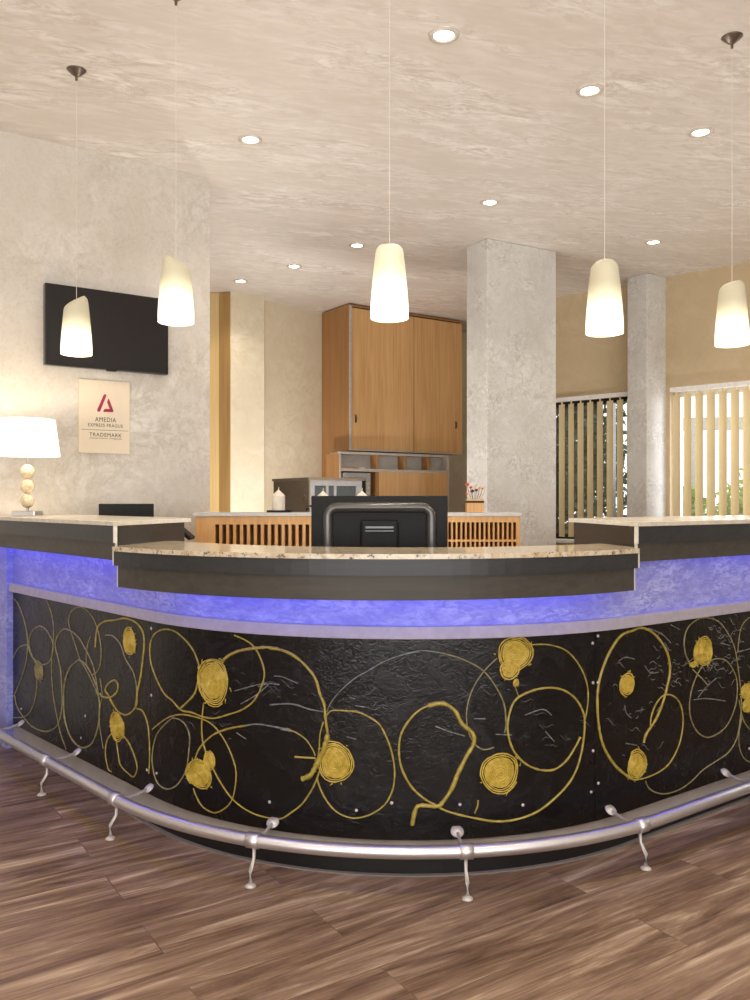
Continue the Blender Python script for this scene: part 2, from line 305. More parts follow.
# ------------------------------------------------------------------ mesh helpers
def link(o, parent=None):
    COL.objects.link(o)
    if parent: o.parent = parent
    return o
def obj(name, vf, mat, parent=None, smooth=False, bevel=0, loc=None, rz=0):
    v, f = vf
    me = bpy.data.meshes.new(name); me.from_pydata([tuple(p) for p in v], [], f); me.update()
    if isinstance(mat, str): mat = M[mat]
    me.materials.append(mat)
    bm = bmesh.new(); bm.from_mesh(me); bmesh.ops.recalc_face_normals(bm, faces=bm.faces); bm.to_mesh(me); bm.free()
    if smooth:
        for p in me.polygons: p.use_smooth = True
    o = bpy.data.objects.new(name, me); link(o, parent)
    if loc is not None: o.location = loc
    if rz: o.rotation_euler.z = rz
    if bevel:
        b = o.modifiers.new('bevel', 'BEVEL'); b.width = bevel; b.segments = 2; b.limit_method = 'ANGLE'
    return o
def join(*vfs):
    V, F = [], []
    for v, f in vfs:
        k = len(V); V += list(v); F += [tuple(i+k for i in q) for q in f]
    return V, F
def boxv(x0, x1, y0, y1, z0, z1):
    v = [(x, y, z) for z in (z0, z1) for x, y in ((x0,y0),(x1,y0),(x1,y1),(x0,y1))]
    return v, [(0,3,2,1),(4,5,6,7),(0,1,5,4),(1,2,6,5),(2,3,7,6),(3,0,4,7)]
def prism(poly, z0, z1):
    n = len(poly); v = [(x,y,z0) for x,y in poly]+[(x,y,z1) for x,y in poly]
    f = [tuple(range(n-1,-1,-1)), tuple(range(n,2*n))]+[(i,(i+1)%n,n+(i+1)%n,n+i) for i in range(n)]
    return v, f
def ribbon(a, b, z0, z1):
    """Solid strip between two plan polylines a and b."""
    n = len(a); v = []
    for i in range(n):
        v += [(a[i][0],a[i][1],z0),(a[i][0],a[i][1],z1),(b[i][0],b[i][1],z1),(b[i][0],b[i][1],z0)]
    f = []
    for i in range(n-1):
        for k in range(4):
            q = (k+1) % 4; f.append((4*i+k, 4*i+q, 4*i+4+q, 4*i+4+k))
    f += [(0,1,2,3), (4*n-1,4*n-2,4*n-3,4*n-4)]
    return v, f
def tube(pts, r, seg=10, closed=False, up=None):
    pts = [Vector(p) for p in pts]; n = len(pts)
    rr = r if isinstance(r, (list, tuple)) else [r]*n
    V, F = [], []; ref = Vector(up) if up else Vector((0,0,1))
    for i, p in enumerate(pts):
        t = ((pts[(i+1) % n] if closed or i < n-1 else p)-(pts[i-1] if closed or i > 0 else p)).normalized()
        a = t.cross(ref)
        if a.length < 1e-3: a = t.cross(Vector((1,0,0)))
        a.normalize(); b = a.cross(t)
        for k in range(seg):
            w = 2*math.pi*k/seg; V.append(p+(a*math.cos(w)+b*math.sin(w))*rr[i])
    m = n if closed else n-1
    for i in range(m):
        j = (i+1) % n
        for k in range(seg):
            q = (k+1) % seg; F.append((i*seg+k, i*seg+q, j*seg+q, j*seg+k))
    if not closed: F += [tuple(range(seg-1,-1,-1)), tuple(range((n-1)*seg, n*seg))]
    return V, F
def lathe(prof, seg=32, cx=0, cy=0, cap=True):
    V, F = [], []
    for r, z in prof:
        for k in range(seg):
            w = 2*math.pi*k/seg; V.append((cx+r*math.cos(w), cy+r*math.sin(w), z))
    for i in range(len(prof)-1):
        for k in range(seg):
            q = (k+1) % seg; F.append((i*seg+k, i*seg+q, (i+1)*seg+q, (i+1)*seg+k))
    if cap: F += [tuple(range(seg-1,-1,-1)), tuple(range((len(prof)-1)*seg, len(prof)*seg))]
    return V, F
def empty(name, loc=(0,0,0), rz=0):
    o = bpy.data.objects.new(name, None); COL.objects.link(o); o.location = loc; o.rotation_euler.z = rz; o.empty_display_size = .1
    return o
def tag(o, label=None, cat=None, group=None, kind=None):
    if label: o['label'] = label
    if cat: o['category'] = cat
    if group: o['group'] = group
    if kind: o['kind'] = kind
    return o
def structure(name, vf, mat, label=None, **kw):
    o = obj(name, vf, mat, **kw); o['kind'] = 'structure'
    if label: o['label'] = label
    return o
def copy_tree(o, parent=None):
    c = o.copy(); COL.objects.link(c)
    if parent: c.parent = parent
    for ch in list(o.children): copy_tree(ch, c)
    return c
def frame(o, d):   # local frame: x along direction angle d, y away to the left of it
    return (math.cos(d), math.sin(d)), (-math.sin(d), math.cos(d))
def uv(p, d, a, b):
    u, v = frame(None, d); return (p[0]+u[0]*a+v[0]*b, p[1]+u[1]*a+v[1]*b)

# ------------------------------------------------------------------ camera
cam = bpy.data.cameras.new('camera'); cam.sensor_fit = 'VERTICAL'; cam.sensor_height = 24; cam.lens = 24*850/1000
co = bpy.data.objects.new('camera', cam); COL.objects.link(co); co.location = (0,0,1.25); co.rotation_euler = (math.pi/2,0,0)
SC.camera = co

# ------------------------------------------------------------------ room shell
LW0 = (-1.936, 4.39)
ld = math.atan2(.65, .957)
LWend = (-.979, 5.04)
def off(p, d, a, b=0): return uv(p, d, a, b)
far_l = off(LW0, ld, -3.2)
WD = math.atan2(-.675, .738)
WP = (1.72, 8.0)
w_end = off(WP, WD, 5.0)
jog = (1.479, 8.22); back_r = (1.31, 9.71)
bk0 = (-.546, 8.662)
plan = [(-4.6,-4.2),(w_end[0],-4.2),w_end,jog,(1.31,9.9),(-4.6,9.9)]
structure('floor', prism(plan, -.1, 0), 'floor', 'dark brown wood plank floor in front of the counter')
structure('ceiling', prism(plan, H, H+.1), 'ceiling', 'beige stucco ceiling with recessed downlights')
structure('wall_left', prism([far_l, LWend, off(LWend, ld, 0, .2), off(far_l, ld, 0, .2)], 0, H), 'wall_grey', 'grey stucco wall behind the television')
# lobby sides, seen only from elsewhere
structure('wall_side', prism([(-4.6,-4.2),(-4.7,-4.2),(-4.7,9.9),(-4.6,9.9)], 0, H), 'wall_grey')
structure('wall_right', prism([(w_end[0],-4.2),(w_end[0]+.1,-4.2),(w_end[0]+.1,w_end[1]),(w_end[0],w_end[1])], 0, H), 'wall_grey')
fx0, fx1 = -4.6, w_end[0]
structure('wall_front', join(boxv(fx0,fx1,-4.3,-4.2,0,.35), boxv(fx0,fx1,-4.3,-4.2,2.85,H), boxv(fx0,fx0+.6,-4.3,-4.2,.35,2.85), boxv(fx1-.6,fx1,-4.3,-4.2,.35,2.85)), 'wall_grey')
# back wall: pier, recess and cabinet wall
structure('wall_back', join(
    prism([(-4.6,7.77),(-1.56,7.77),(-1.56,7.97),(-4.6,7.97)], 0, H),
    prism([(-1.34,7.79),(-1.035,7.96),(-1.07,8.3),(-1.34,8.3)], 0, H),
    prism([(-1.06,8.13),bk0,off(bk0,UD,2.6),off(bk0,UD,2.6,.15),off(bk0,UD,0,.15),(-1.12,8.3)], 0, H)), 'wall_cream', 'cream stucco wall left of the tall cabinet')
structure('wall_corner', prism([jog,(1.40,8.22),(1.36,9.9),(1.46,9.9)], 0, H), 'wall_cream')
# door left of the pier
dr = empty('door_1', (-1.56,7.80,0)); dr['kind'] = 'structure'; dr['label'] = 'pale yellow wooden door and frame at the end of the grey wall'
obj('door_leaf', boxv(0,.125,.02,.06,0,H-.005), 'door_wood', dr)
obj('door_frame', prism([(.125,.02),(.235,-.03),(.235,.06),(.10,.08)],0,H-.005), 'frame_wood', dr)
obj('door_handle', join(lathe([(.008,0),(.008,.03),(.016,.035),(.016,.05)],12,.03,0)), 'tv_frame', dr, loc=(0,-.02,2.0))

# window wall
def wall_strip(L0, L1, z0, z1): return prism([off(WP,WD,L0), off(WP,WD,L1), off(WP,WD,L1,.22), off(WP,WD,L0,.22)], z0, z1)
ZW0, ZW1 = .88, 2.185
structure('wall_window', join(wall_strip(-.33,5.0,ZW1,H), wall_strip(-.33,5.0,0,ZW0), wall_strip(-.33,-.16,ZW0,ZW1), wall_strip(.80,1.085,ZW0,ZW1), wall_strip(4.6,5.0,ZW0,ZW1)), 'wall_beige', 'beige stucco wall above the window blinds')
def window(name, L0, L1, mull, label):
    e = empty(name, (*off(WP,WD,L0,.10),0), WD); e['kind'] = 'structure'; e['label'] = label
    n = L1-L0; t = .05
    fr = [boxv(0,n,0,.06,ZW0,ZW0+t), boxv(0,n,0,.06,ZW1-t,ZW1), boxv(0,t,0,.06,ZW0+t,ZW1-t), boxv(n-t,n,0,.06,ZW0+t,ZW1-t)]
    obj('window_frame', join(*fr), 'white_plain' if name != 'window_1' else 'tv_frame', e)
    for m in mull: obj('mullion', boxv(m-.03,m+.03,.003,.057,ZW0+t,ZW1-t), 'tv_frame' if name == 'window_1' else 'white_plain', e)
    obj('window_pane', boxv(t,n-t,.025,.031,ZW0+t,ZW1-t), 'glass', e)
    obj('window_sill', boxv(0,n,-.10-.05,-.002,ZW0-.03,ZW0+.002), 'white_plain', e)
    return e
window('window_1', -.16, .80, [.64], 'left window with dark frame behind blind slats')
window('window_2', 1.085, 4.6, [1.2,2.4], 'right window with white sky behind blind slats')
# unseen lobby window behind the camera, added to let fill light in
e = empty('added_window', (0,-4.25,0)); e['kind'] = 'structure'
xs = [fx0+.6+i*(fx1-fx0-1.2)/5 for i in range(6)]
obj('window_frame', join(*[boxv(x-.03,x+.03,-.03,.03,.35,2.85) for x in xs], boxv(xs[0],xs[-1],-.03,.03,.35,.41), boxv(xs[0],xs[-1],-.03,.03,2.79,2.85)), 'tv_frame', e)
obj('window_pane', boxv(xs[0],xs[-1],-.045,-.04,.35,2.85), 'glass', e)

# pillars
P30 = D2R(30)
q = (.817,6.2)
structure('pillar', prism([q, off(q,P30,.663), off(q,P30,.663,.25), off(q,P30,0,.25)], 0, H-.001), 'pillar', 'wide grey stucco pillar behind the low right cabinet', bevel=.004)
q = (2.284,7.15)
structure('pillar', prism([q, off(q,UD,.27), off(q,UD,.27,.2), off(q,UD,0,.2)], 0, H-.001), 'pillar', 'narrow grey stucco pillar between the two windows', bevel=.004)

# vertical blinds
def blind(L0, L1, label):
    e = empty('vertical_blind', (*off(WP,WD,L0,-.075),0), WD)
    tag(e, label, 'window blind', 'vertical blinds at the windows')
    n = L1-L0
    obj('headrail', boxv(0,n,-.02,.02,ZW1-.025,ZW1+.012), 'white_plain', e)
    sl = None; k = 0; x = .048
    while x < n:
        a = D2R(-25+random.uniform(-3,3)); w = .0445
        if sl is None:
            cv = []
            for i in range(7):
                t = -1+i/3; cv.append((w*t, .006*(1-t*t)))
            vf = ribbon(cv, [(a_, b_+.0012) for a_, b_ in cv], ZW0+.03, ZW1-.05)
            vf = join(vf, boxv(-.006,.006,-.003,.006,ZW1-.05,ZW1-.02))
            sl = obj('slat', vf, 'blind', e); o = sl
        else:
            o = sl.copy(); COL.objects.link(o); o.parent = e
        o.location = (x,0,0); o.rotation_euler.z = a
        x += .0965
    return e
blind(-.155, .78, 'beige vertical blind left of the narrow pillar')
blind(1.125, 3.6, 'beige vertical blind right of the narrow pillar')

# ------------------------------------------------------------------ outside
def leafy(name, cx, cy, rx, ry, z0, z1, n, label, cat, cols, trunk=0, leaf=.06, group=None):
    rnd = random.Random(int(cx*100+cy*7)); V, F = [], []
    for i in range(n):
        while True:
            p = Vector((rnd.uniform(-1,1), rnd.uniform(-1,1), rnd.uniform(-1,1)))
            if .35 < p.length < 1: break
        p *= .85+.25*math.sin(p.x*9+p.y*5)*math.cos(p.z*8)
        c = Vector((p.x*rx, p.y*ry, (z0+z1)/2+p.z*(z1-z0)/2))
        a = Vector((rnd.uniform(-1,1), rnd.uniform(-1,1), rnd.uniform(-1,1))).normalized(); b = a.orthogonal().normalized()
        s = leaf*rnd.uniform(.6,1.4); k = len(V)
        V += [c-a*s, c+b*s*.5, c+a*s, c-b*s*.5]; F.append((k,k+1,k+2,k+3))
    e = empty(name, (cx,cy,-.25)); tag(e, label, cat, group)
    obj('foliage', (V,F), cols, e)
    obj('stem', join(tube([(0,0,0),(.02,.02,z0*.5+.2),(0,0,(z0+z1)/2)],[.05,.04,.02],8), *[tube([(0,0,z0*.6+.1),(rx*.5*math.cos(t),ry*.5*math.sin(t),(z0+z1)/2)],[.025,.01],6) for t in (0,1.6,3.1,4.6)]), M['bark'], e)
    return e
def leafmat(name, a, b):
    k = NT(name); v = k.coord((1,1,1),0); c = k.ramp(k.noise(v, 7, 3), [(.35,a),(.65,b)]); k.base(c); k.rough(.5)
    tr = k.n('ShaderNodeBsdfTranslucent'); k.l(c, tr.inputs[0]); mx = k.n('ShaderNodeMixShader'); mx.inputs[0].default_value = .35
    k.l(k.b.outputs[0], mx.inputs[1]); k.l(tr.outputs[0], mx.inputs[2]); k.l(mx.outputs[0], k.out.inputs['Surface']); return k.m
M['bark'] = simple('bark', (84,70,56), .9)
M['leaf_light'] = leafmat('light_leaves', (120,150,70), (190,206,120))
M['leaf_dark'] = leafmat('dark_leaves', (34,52,44), (86,108,92))
M['ground'] = simple('outdoor_paving', (170,166,158), .9)
structure('ground', prism([off(WP,WD,-6,.23),off(WP,WD,9,.23),off(WP,WD,12,22),off(WP,WD,-16,22)], -.3, -.2), 'ground', 'pale outdoor paving beyond the windows')
leafy('tree', 2.1, 9.9, .95, .7, .2, 3.8, 6000, 'dark leafy tree outside the left window', 'tree', 'leaf_dark', leaf=.07)
leafy('shrub', 3.65, 10.2, .48, .4, .3, 1.72, 2400, 'light green shrub outside, close right of the narrow pillar', 'shrub', 'leaf_light')
leafy('shrub', 3.88, 9.0, .45, .42, .3, 1.70, 2400, 'bushy light green shrub outside behind the right end slats', 'shrub', 'leaf_light')
leafy('shrub', 4.75, 10.4, .5, .5, .3, 2.0, 2400, 'tallest light green shrub outside at the right picture edge', 'shrub', 'leaf_light')
cn = empty('canopy_frame', (4.36,11.6,-.25), D2R(-12)); tag(cn, 'white steel canopy frame outside the right window', 'canopy')
obj('post', boxv(-.05,.05,-.05,.05,0,2.45), 'grey_top', cn)
obj('post', boxv(2.0,2.1,-.05,.05,0,2.45), 'grey_top', cn)
obj('beam', boxv(-.6,2.5,-.05,.05,2.45,2.62), 'grey_top', cn)

# ------------------------------------------------------------------ counter geometry
C0 = (.125,4.152); R0 = 1.33; A0 = D2R(-46.9); A1 = D2R(35.9); LS = R0*(A1-A0)
def PP(s, o=0):
    if s < 0: a, t = A0, s
    elif s > LS: a, t = A1, s-LS
    else: a, t = A0+s/R0, 0
    return (C0[0]+math.sin(a)*(R0+o)+math.cos(a)*t, C0[1]-math.cos(a)*(R0+o)+math.sin(a)*t)
def NN(s):
    a = A0+min(max(s,0),LS)/R0; return Vector((math.sin(a), -math.cos(a), 0))
def path(s0, s1, o=0, step=.04):
    ks = {s0, s1}
    for b in (0.0, LS):
        if s0 < b < s1: ks.add(b)
    n = int((s1-s0)/step)+1
    for i in range(n+1):
        s = s0+(s1-s0)*i/n
        if 0 < s < LS: ks.add(s)
    return [PP(s, o) for s in sorted(ks)]
def strip(s0, s1, o0, o1, z0, z1): return ribbon(path(s0,s1,o0), path(s0,s1,o1), z0, z1)

SL, SR = -1.437, 4.0       # ends of the painted front
seamL, seamR = -.02, 1.767
ctr = empty('reception_counter', (*PP(.9,-.02),0))
tag(ctr, 'curved reception counter with black front painted in yellow loops and swirls', 'reception counter')
def cpart(name, vf, mat, parent=None, **kw):
    o = obj(name, vf, mat, **kw); o.parent = parent or ctr
    if parent is None or parent is ctr: o.matrix_parent_inverse = Matrix.Translation(-Vector(ctr.location))
    return o
pan = []
for k, (a, b) in enumerate(((SL, seamL-.0015), (seamL+.0015, seamR-.0015), (seamR+.0015, SR))):
    o = cpart('painted_panel', strip(a, b, 0, -.03, .12, .79), 'panel'); pan.append(o)
    o['label'] = ('left black panel with thin faded loops', 'middle black panel with large yellow loops', 'right black panel with yellow loops')[k]
def which(s): return pan[0] if s < seamL else (pan[1] if s < seamR else pan[2])
def P3(s, z, o=0):
    p = PP(s, o); return Vector((p[0], p[1], z))
def catmull(p, sub=5):
    out = []
    n = len(p)
    for i in range(n-1):
        a, b, c, d = p[max(i-1,0)], p[i], p[i+1], p[min(i+2,n-1)]
        for k in range(sub):
            t = k/sub
            out.append(tuple(.5*((2*b[j])+(-a[j]+c[j])*t+(2*a[j]-5*b[j]+4*c[j]-d[j])*t*t+(-a[j]+3*b[j]-3*c[j]+d[j])*t**3) for j in range(2)))
    out.append(tuple(p[-1])); return out
for w, col, pts in TRAILS:
    r = w/2*(.78 if w < .011 else .9); cp = catmull(pts); rnd = random.Random(int(pts[0][0]*1000))
    mid = cp[len(cp)//2][0]
    cpart('paint_trail' if col < 2 else 'raised_line', tube([P3(s, min(max(z,.123),.787), r*.25) for s, z in cp], [r*rnd.uniform(.82,1.2) for _ in cp], 6, up=tuple(NN(mid))), 'paint%d' % col, which(mid), smooth=True)
for s, z, rx, rz, col in SWIRLS:
    turns = max(3, int(max(rx,rz)/.0075)); rnd = random.Random(int(s*999)); pts = []; rad = []
    n = turns*22; ph = rnd.uniform(0,6)
    for i in range(n+1):
        t = i/n; a = ph+t*turns*2*math.pi; q_ = t**.9*(1+.04*math.sin(3*a+ph)+rnd.uniform(-.02,.02))
        pts.append(P3(s+rx*q_*math.cos(a), min(z+rz*q_*math.sin(a), .786), .0022)); rad.append(max(rx,rz)/turns*(.30 if t > .35 else .42)*rnd.uniform(.7,1.3))
    disc = []
    m = 28
    v = [P3(s, z, .0012)]+[P3(s+rx*.72*(1+.05*math.sin(3*k*2*math.pi/m+ph)+rnd.uniform(-.03,.03))*math.cos(2*math.pi*k/m), min(z+rz*.72*(1+.05*math.cos(2*k*2*math.pi/m+ph))*math.sin(2*math.pi*k/m), .786), .0008) for k in range(m)]
    f = [(0, 1+k, 1+(k+1) % m) for k in range(m)]
    fl = []
    for j in range(7):      # loose dabs round the rim
        a = rnd.uniform(0,6.28); e0 = rnd.uniform(.98,1.05); e1 = e0+rnd.uniform(.04,.16); a2 = a+rnd.uniform(-.15,.15)
        fl.append(tube([P3(s+rx*e0*math.cos(a), min(z+rz*e0*math.sin(a),.785), .001), P3(s+rx*e1*math.cos(a2), min(z+rz*e1*math.sin(a2),.785), .001)], [.0024,.001], 5, up=tuple(NN(s))))
    vf = join(tube(pts, rad, 5, up=tuple(NN(s))), (v, f), *(fl if rx > .03 else []))
    cpart('paint_swirl', vf, 'swirl' if not col else 'paint1', which(s), smooth=True)
# raised resin wrinkles, coloured pale to paint in their glints
CL = [(0,.55,.60,.16,.05,22),(0,.95,.56,.12,.05,14),(0,1.35,.62,.14,.05,14),(0,.9,.72,.1,.03,6),(0,1.6,.45,.15,.08,12),(0,.35,.45,.1,.05,8),
      (2,2.15,.62,.18,.09,34),(2,2.55,.57,.14,.08,34),(2,2.0,.45,.12,.1,14),(2,2.6,.72,.2,.05,26),(1,-.5,.5,.2,.12,8),(2,3.1,.6,.3,.12,26)]
for key, mi in ((1,0),(0,1),(2,2)):
    vs = []; rnd = random.Random(40+key)
    for kk, s, z, ds, dz, n in CL:
        if kk != key: continue
        for j in range(n):
            cs = s+rnd.gauss(0,ds*.6); cz = min(max(z+rnd.gauss(0,dz*.6),.16),.775); L = rnd.uniform(.006,.028); sl = rnd.uniform(-.7,.5)
            if key == 0: cs = min(max(cs,.03),1.72)
            elif key == 2: cs = max(cs,1.82)
            else: cs = min(cs,-.06)
            vs.append(tube([P3(cs+L*t, min(cz+L*(t*sl+.25*math.sin(t*3+j)),.785), .0004) for t in (-1,-.5,0,.5,1)], [.0003,.0011,.0014,.0011,.0003], 5, up=tuple(NN(cs))))
    cpart('resin_glint_wrinkles', join(*vs), 'paint2' if key == 2 else 'wrinkle_glint', pan[mi], smooth=True)['kind'] = 'stuff'
scr = None
for s, z in SCREWS:
    p = P3(s, z, 0); nrm = NN(s)
    if scr is None:
        scr = obj('screw', lathe([(.0055,0),(.0055,.002),(.003,.0035)],10), 'bracket', which(s), smooth=True); o = scr
    else:
        o = scr.copy(); COL.objects.link(o); o.parent = which(s)
    o.rotation_euler = nrm.to_track_quat('Z','Y').to_euler(); o.location = p
for o in pan:
    o.matrix_parent_inverse = Matrix.Translation(-Vector(ctr.location))
cpart('kick_plate', strip(SL-.05, SR, -.004, -.03, .055, .12), 'kick')
cpart('rail_shade', strip(SL-.05, SR, -.012, -.04, 0, .055), 'rail_shade')  # lower kick in black: the dark below the foot rail put into colour
cpart('floor_trim', strip(SL-.05, SR, .004, -.012, 0, .004), 'floor_trim')
cpart('ledge', strip(SL, SR, .022, -.03, .79, .833), 'ledge', bevel=.003)
wL, wR = -.14, 2.03        # where the raised wings begin
cpart('backlit_band', strip(SL, wL, 0, -.04, .833, 1.153), 'glow_tinted_plaster')
cpart('backlit_band', strip(wL+.002, wR-.002, .004, -.04, .833, 1.06), 'glow_tinted_plaster')
cpart('backlit_band', strip(wR, SR, 0, -.04, .833, 1.153), 'glow_tinted_plaster')
cpart('end_pier', strip(SL-.45, SL-.001, .03, -.04, .0, 1.153), 'glow_tinted_plaster')

# low curved counter
def circ(a, b, c):
    ax,ay=a;bx,by=b;cx,cy=c; d=2*(ax*(by-cy)+bx*(cy-ay)+cx*(ay-by))
    ux=((ax*ax+ay*ay)*(by-cy)+(bx*bx+by*by)*(cy-ay)+(cx*cx+cy*cy)*(ay-by))/d
    uy=((ax*ax+ay*ay)*(cx-bx)+(bx*bx+by*by)*(ax-cx)+(cx*cx+cy*cy)*(bx-ax))/d
    return ux,uy,math.hypot(ax-ux,ay-uy)
GL, GR = (-.943,3.05), (.912,2.93)
gx, gy, gr = circ(GL, (.17,2.63), GR)
def garc(a, b, r, n=36):
    t0 = math.atan2(a[0]-gx, gy-a[1]); t1 = math.atan2(b[0]-gx, gy-b[1])
    return [(gx+math.sin(t0+(t1-t0)*i/n)*r, gy-math.cos(t0+(t1-t0)*i/n)*r) for i in range(n+1)]
front = garc(GL, GR, gr)
def backy(x): return 4.15-math.sqrt(max(1.15**2-(x-.125)**2, .01))
bx = [-.86+1.72*i/30 for i in range(31)]
back = [(x, min(backy(x), 3.5)) for x in bx]
slab = prism([(p[0],p[1]) for p in front]+[(.915,3.0),(.885,3.2)]+back[::-1]+[(-.90,3.3),(-.94,3.12)], 1.067, 1.083)
cpart('granite_top', slab, 'granite')
def inset(p, d): return [(gx+(x-gx)*(gr-d)/gr, gy+(y-gy)*(gr-d)/gr) for x, y in p]
fr = inset(front, .006)
cpart('fascia_board', ribbon(fr[:], inset(front,.024), 1.015, 1.067), 'fascia_up')
cpart('fascia_board', ribbon(inset(front,.022), inset(front,.040), .937, 1.0148), 'fascia')
def endstrip(line, o0, o1, k, z0, z1):
    a = line[k]; b = line[1 if k == 0 else -2]; t = Vector((a[0]-b[0], a[1]-b[1])).normalized()
    p = inset([a], o0)[0]; q2 = inset([a], o1)[0]
    return prism([p, q2, (q2[0]+t.x*.006, q2[1]+t.y*.006), (p[0]+t.x*.006, p[1]+t.y*.006)], z0, z1)
for k in (0, -1):
    cpart('edge_band', join(endstrip(front,.004,.026,k,1.015,1.067), endstrip(front,.021,.041,k,.937,1.0145)), 'edge_white')
# soffit brackets joining the low counter to the body
cpart('counter_soffit', ribbon(inset(front,.04)[2:-2], [PP(.12+(1.6)*i/32, .006) for i in range(33)], 1.055, 1.066), 'fascia')

# raised wings
def wing(A, nrmdir, B, Lf, side):
    """A front corner, B back corner of the inner end; runs along nrmdir for Lf."""
    d = Vector(nrmdir).normalized()
    F2 = (A[0]+d.x*Lf, A[1]+d.y*Lf); B2 = (B[0]+d.x*Lf, B[1]+d.y*Lf)
    if side == 'L':
        B2 = (-1.60,4.56); F2 = (-2.04,4.295)
    cpart('wing_top', prism([A,F2,B2,B], 1.155, 1.172), 'wing_top', bevel=.002)
    nf = Vector((d.y,-d.x)) if side == 'R' else Vector((-d.y,d.x))     # outward front normal
    if nf.y > 0: nf = -nf
    e = Vector((B[0]-A[0], B[1]-A[1])).normalized()
    no = Vector((e.y,-e.x)); 
    if (side == 'L') != (no.x > 0): no = -no                            # end face looks inward to the low counter
    def fboard(i0, i1, z0, z1, m, s0=.0):
        a = Vector(A)+d*s0; b = Vector(F2)
        cpart('fascia_board', prism([tuple(a-nf*i0), tuple(b-nf*i0), tuple(b-nf*i1), tuple(a-nf*i1)], z0, z1), m)
    fboard(.006,.018,1.093,1.1545,'fascia_up',.012); fboard(.018,.030,1.0275,1.0925,'fascia',.022)
    a = Vector(A)-no*.012-nf*.032; b = Vector(B)-no*.012-e*.03
    cpart('end_board', prism([tuple(a), tuple(b), tuple(b-no*.018), tuple(a-no*.018)], 1.03, 1.1545), 'fascia_up')
    a = Vector(A)
    def band(i0, i1, s0, s1, z0, z1):
        q1 = a+d*s0; q2 = a+d*s1
        return prism([tuple(q1-nf*i0), tuple(q2-nf*i0), tuple(q2-nf*i1), tuple(q1-nf*i1)], z0, z1)
    cpart('edge_band', join(band(.005,.018,.004,.0118,1.093,1.1545), band(.017,.031,.014,.0218,1.0275,1.0925)), 'edge_white')
    ee = Vector(A); fb = Vector(B)
    cpart('edge_band', prism([tuple(ee+no*.0005), tuple(fb+no*.0005), tuple(fb+no*.003), tuple(ee+no*.003)], 1.1555, 1.1715), 'edge_white')
    cpart('wing_soffit', prism([tuple(Vector(A)-nf*.04-no*.03), tuple(Vector(F2)-nf*.04), tuple(Vector(F2)-nf*.09), tuple(Vector(A)-nf*.09-no*.03)], 1.148, 1.1545), 'fascia')
wing((-.955,3.1), (-.673,.74), (-.80,3.68), 1.6, 'L')
wing((.936,3.03), (.827,.563), (.84,3.68), 2.4, 'R')
# blue light strips tucked behind the fascias
cpart('light_strip', ribbon(inset(front,.046)[1:-1], inset(front,.052)[1:-1], 1.035, 1.045), 'led')
def ledline(a, b):
    a = Vector((*a,1.12)); b = Vector((*b,1.12)); return tube([a,b], .006, 6)
cpart('light_strip', ledline((-.955+.05*.74-.06,3.1+.05*.673+.066), (-2.0+.04,4.25+.04)), 'led')
cpart('light_strip', ledline((.936-.05*.563+.06,3.03+.05*.827+.041), (.936-.028+.827*2.2,3.03+.041+.563*2.2)), 'led')

# staff desk inside
sd = obj('staff_desk', join(ribbon(path(.05,1.85,-.06), path(.05,1.85,-.60), .72, .745), *[tube([P3(s,0,o), P3(s,.72,o)], .02, 10) for s in (.1,1.8) for o in (-.12,-.5)]), 'grey_top')
tag(sd, 'grey staff desk hidden behind the low granite counter', 'desk')

# ------------------------------------------------------------------ foot rail
ZR = .142; OR = .148
rail = empty('foot_rail', (*PP(.9,OR),0)); tag(rail, 'brushed steel foot rail curving along the base of the counter', 'foot rail')
def rpart(name, vf, mat, parent=None, **kw):
    o = obj(name, vf, mat, smooth=True, **kw); o.parent = parent or rail
    if not parent: o.matrix_parent_inverse = Matrix.Translation(-Vector(rail.location))
    return o
rpart('rail_tube', tube([(*p,ZR) for p in path(-2.1,3.9,OR,.03)], .0215, 20), 'steel')
for s in (-1.3,-.65,-.01,.61,1.235,1.83,2.54,3.2):
    c = P3(s,ZR,OR); n = NN(s); t = Vector((-n.y,n.x,0)); z = Vector((0,0,1))
    sl = rpart('rail_sleeve', tube([c-t*.022,c-t*.021,c+t*.021,c+t*.022], [.0222,.0255,.0255,.0222], 20), 'steel')
    w = P3(s,.150,.008); tz = (n+z*1.3).normalized()
    rpart('wall_plate', tube([w+n*.004-tz*.0, w+n*.004+tz*.004, w+n*.004+tz*.0045, w+n*.004+tz*.010], [.022,.022,.012,.006], 20), 'bracket')
    rpart('wall_arm', tube([w+n*.01, w+n*.06-z*.012, c-n*.03-z*.005, c-n*.018], .0055, 8), 'bracket')
    f = P3(s,0,OR+.02)
    rpart('floor_leg', tube([c-z*.024-n*.004, c-z*.06-n*.002, f+z*.05+n*.002, f+z*.01], [.006,.0055,.006,.0075], 8), 'bracket')
    rpart('foot_plate', tube([f, f+z*.004, f+z*.010], [.019,.017,.008], 16), 'bracket')

# ------------------------------------------------------------------ television and sign on the left wall
def onwall(px, z): # distance along the left wall
    return px
tv = empty('television', (*off(LW0,ld,.193*1.157-.014,-.0),2.178), ld); tag(tv, 'black flat television hung on the grey stucco wall', 'television')
TW, TH = .672, .43
obj('housing', boxv(0,TW,-.055,-.012,-TH/2,TH/2), 'tv_frame', tv, bevel=.004)
obj('screen', boxv(.016,TW-.016,-.0565,-.0552,-TH/2+.022,TH/2-.014), 'black_gloss', tv)
obj('wall_mount', boxv(.2,.5,-.012,-.001,-.12,.12), 'black', tv)
obj('receiver_bump', prism([(.32,-.05),(.38,-.05),(.37,-.03),(.33,-.03)],-TH/2-.007,-TH/2), 'tv_frame', tv)

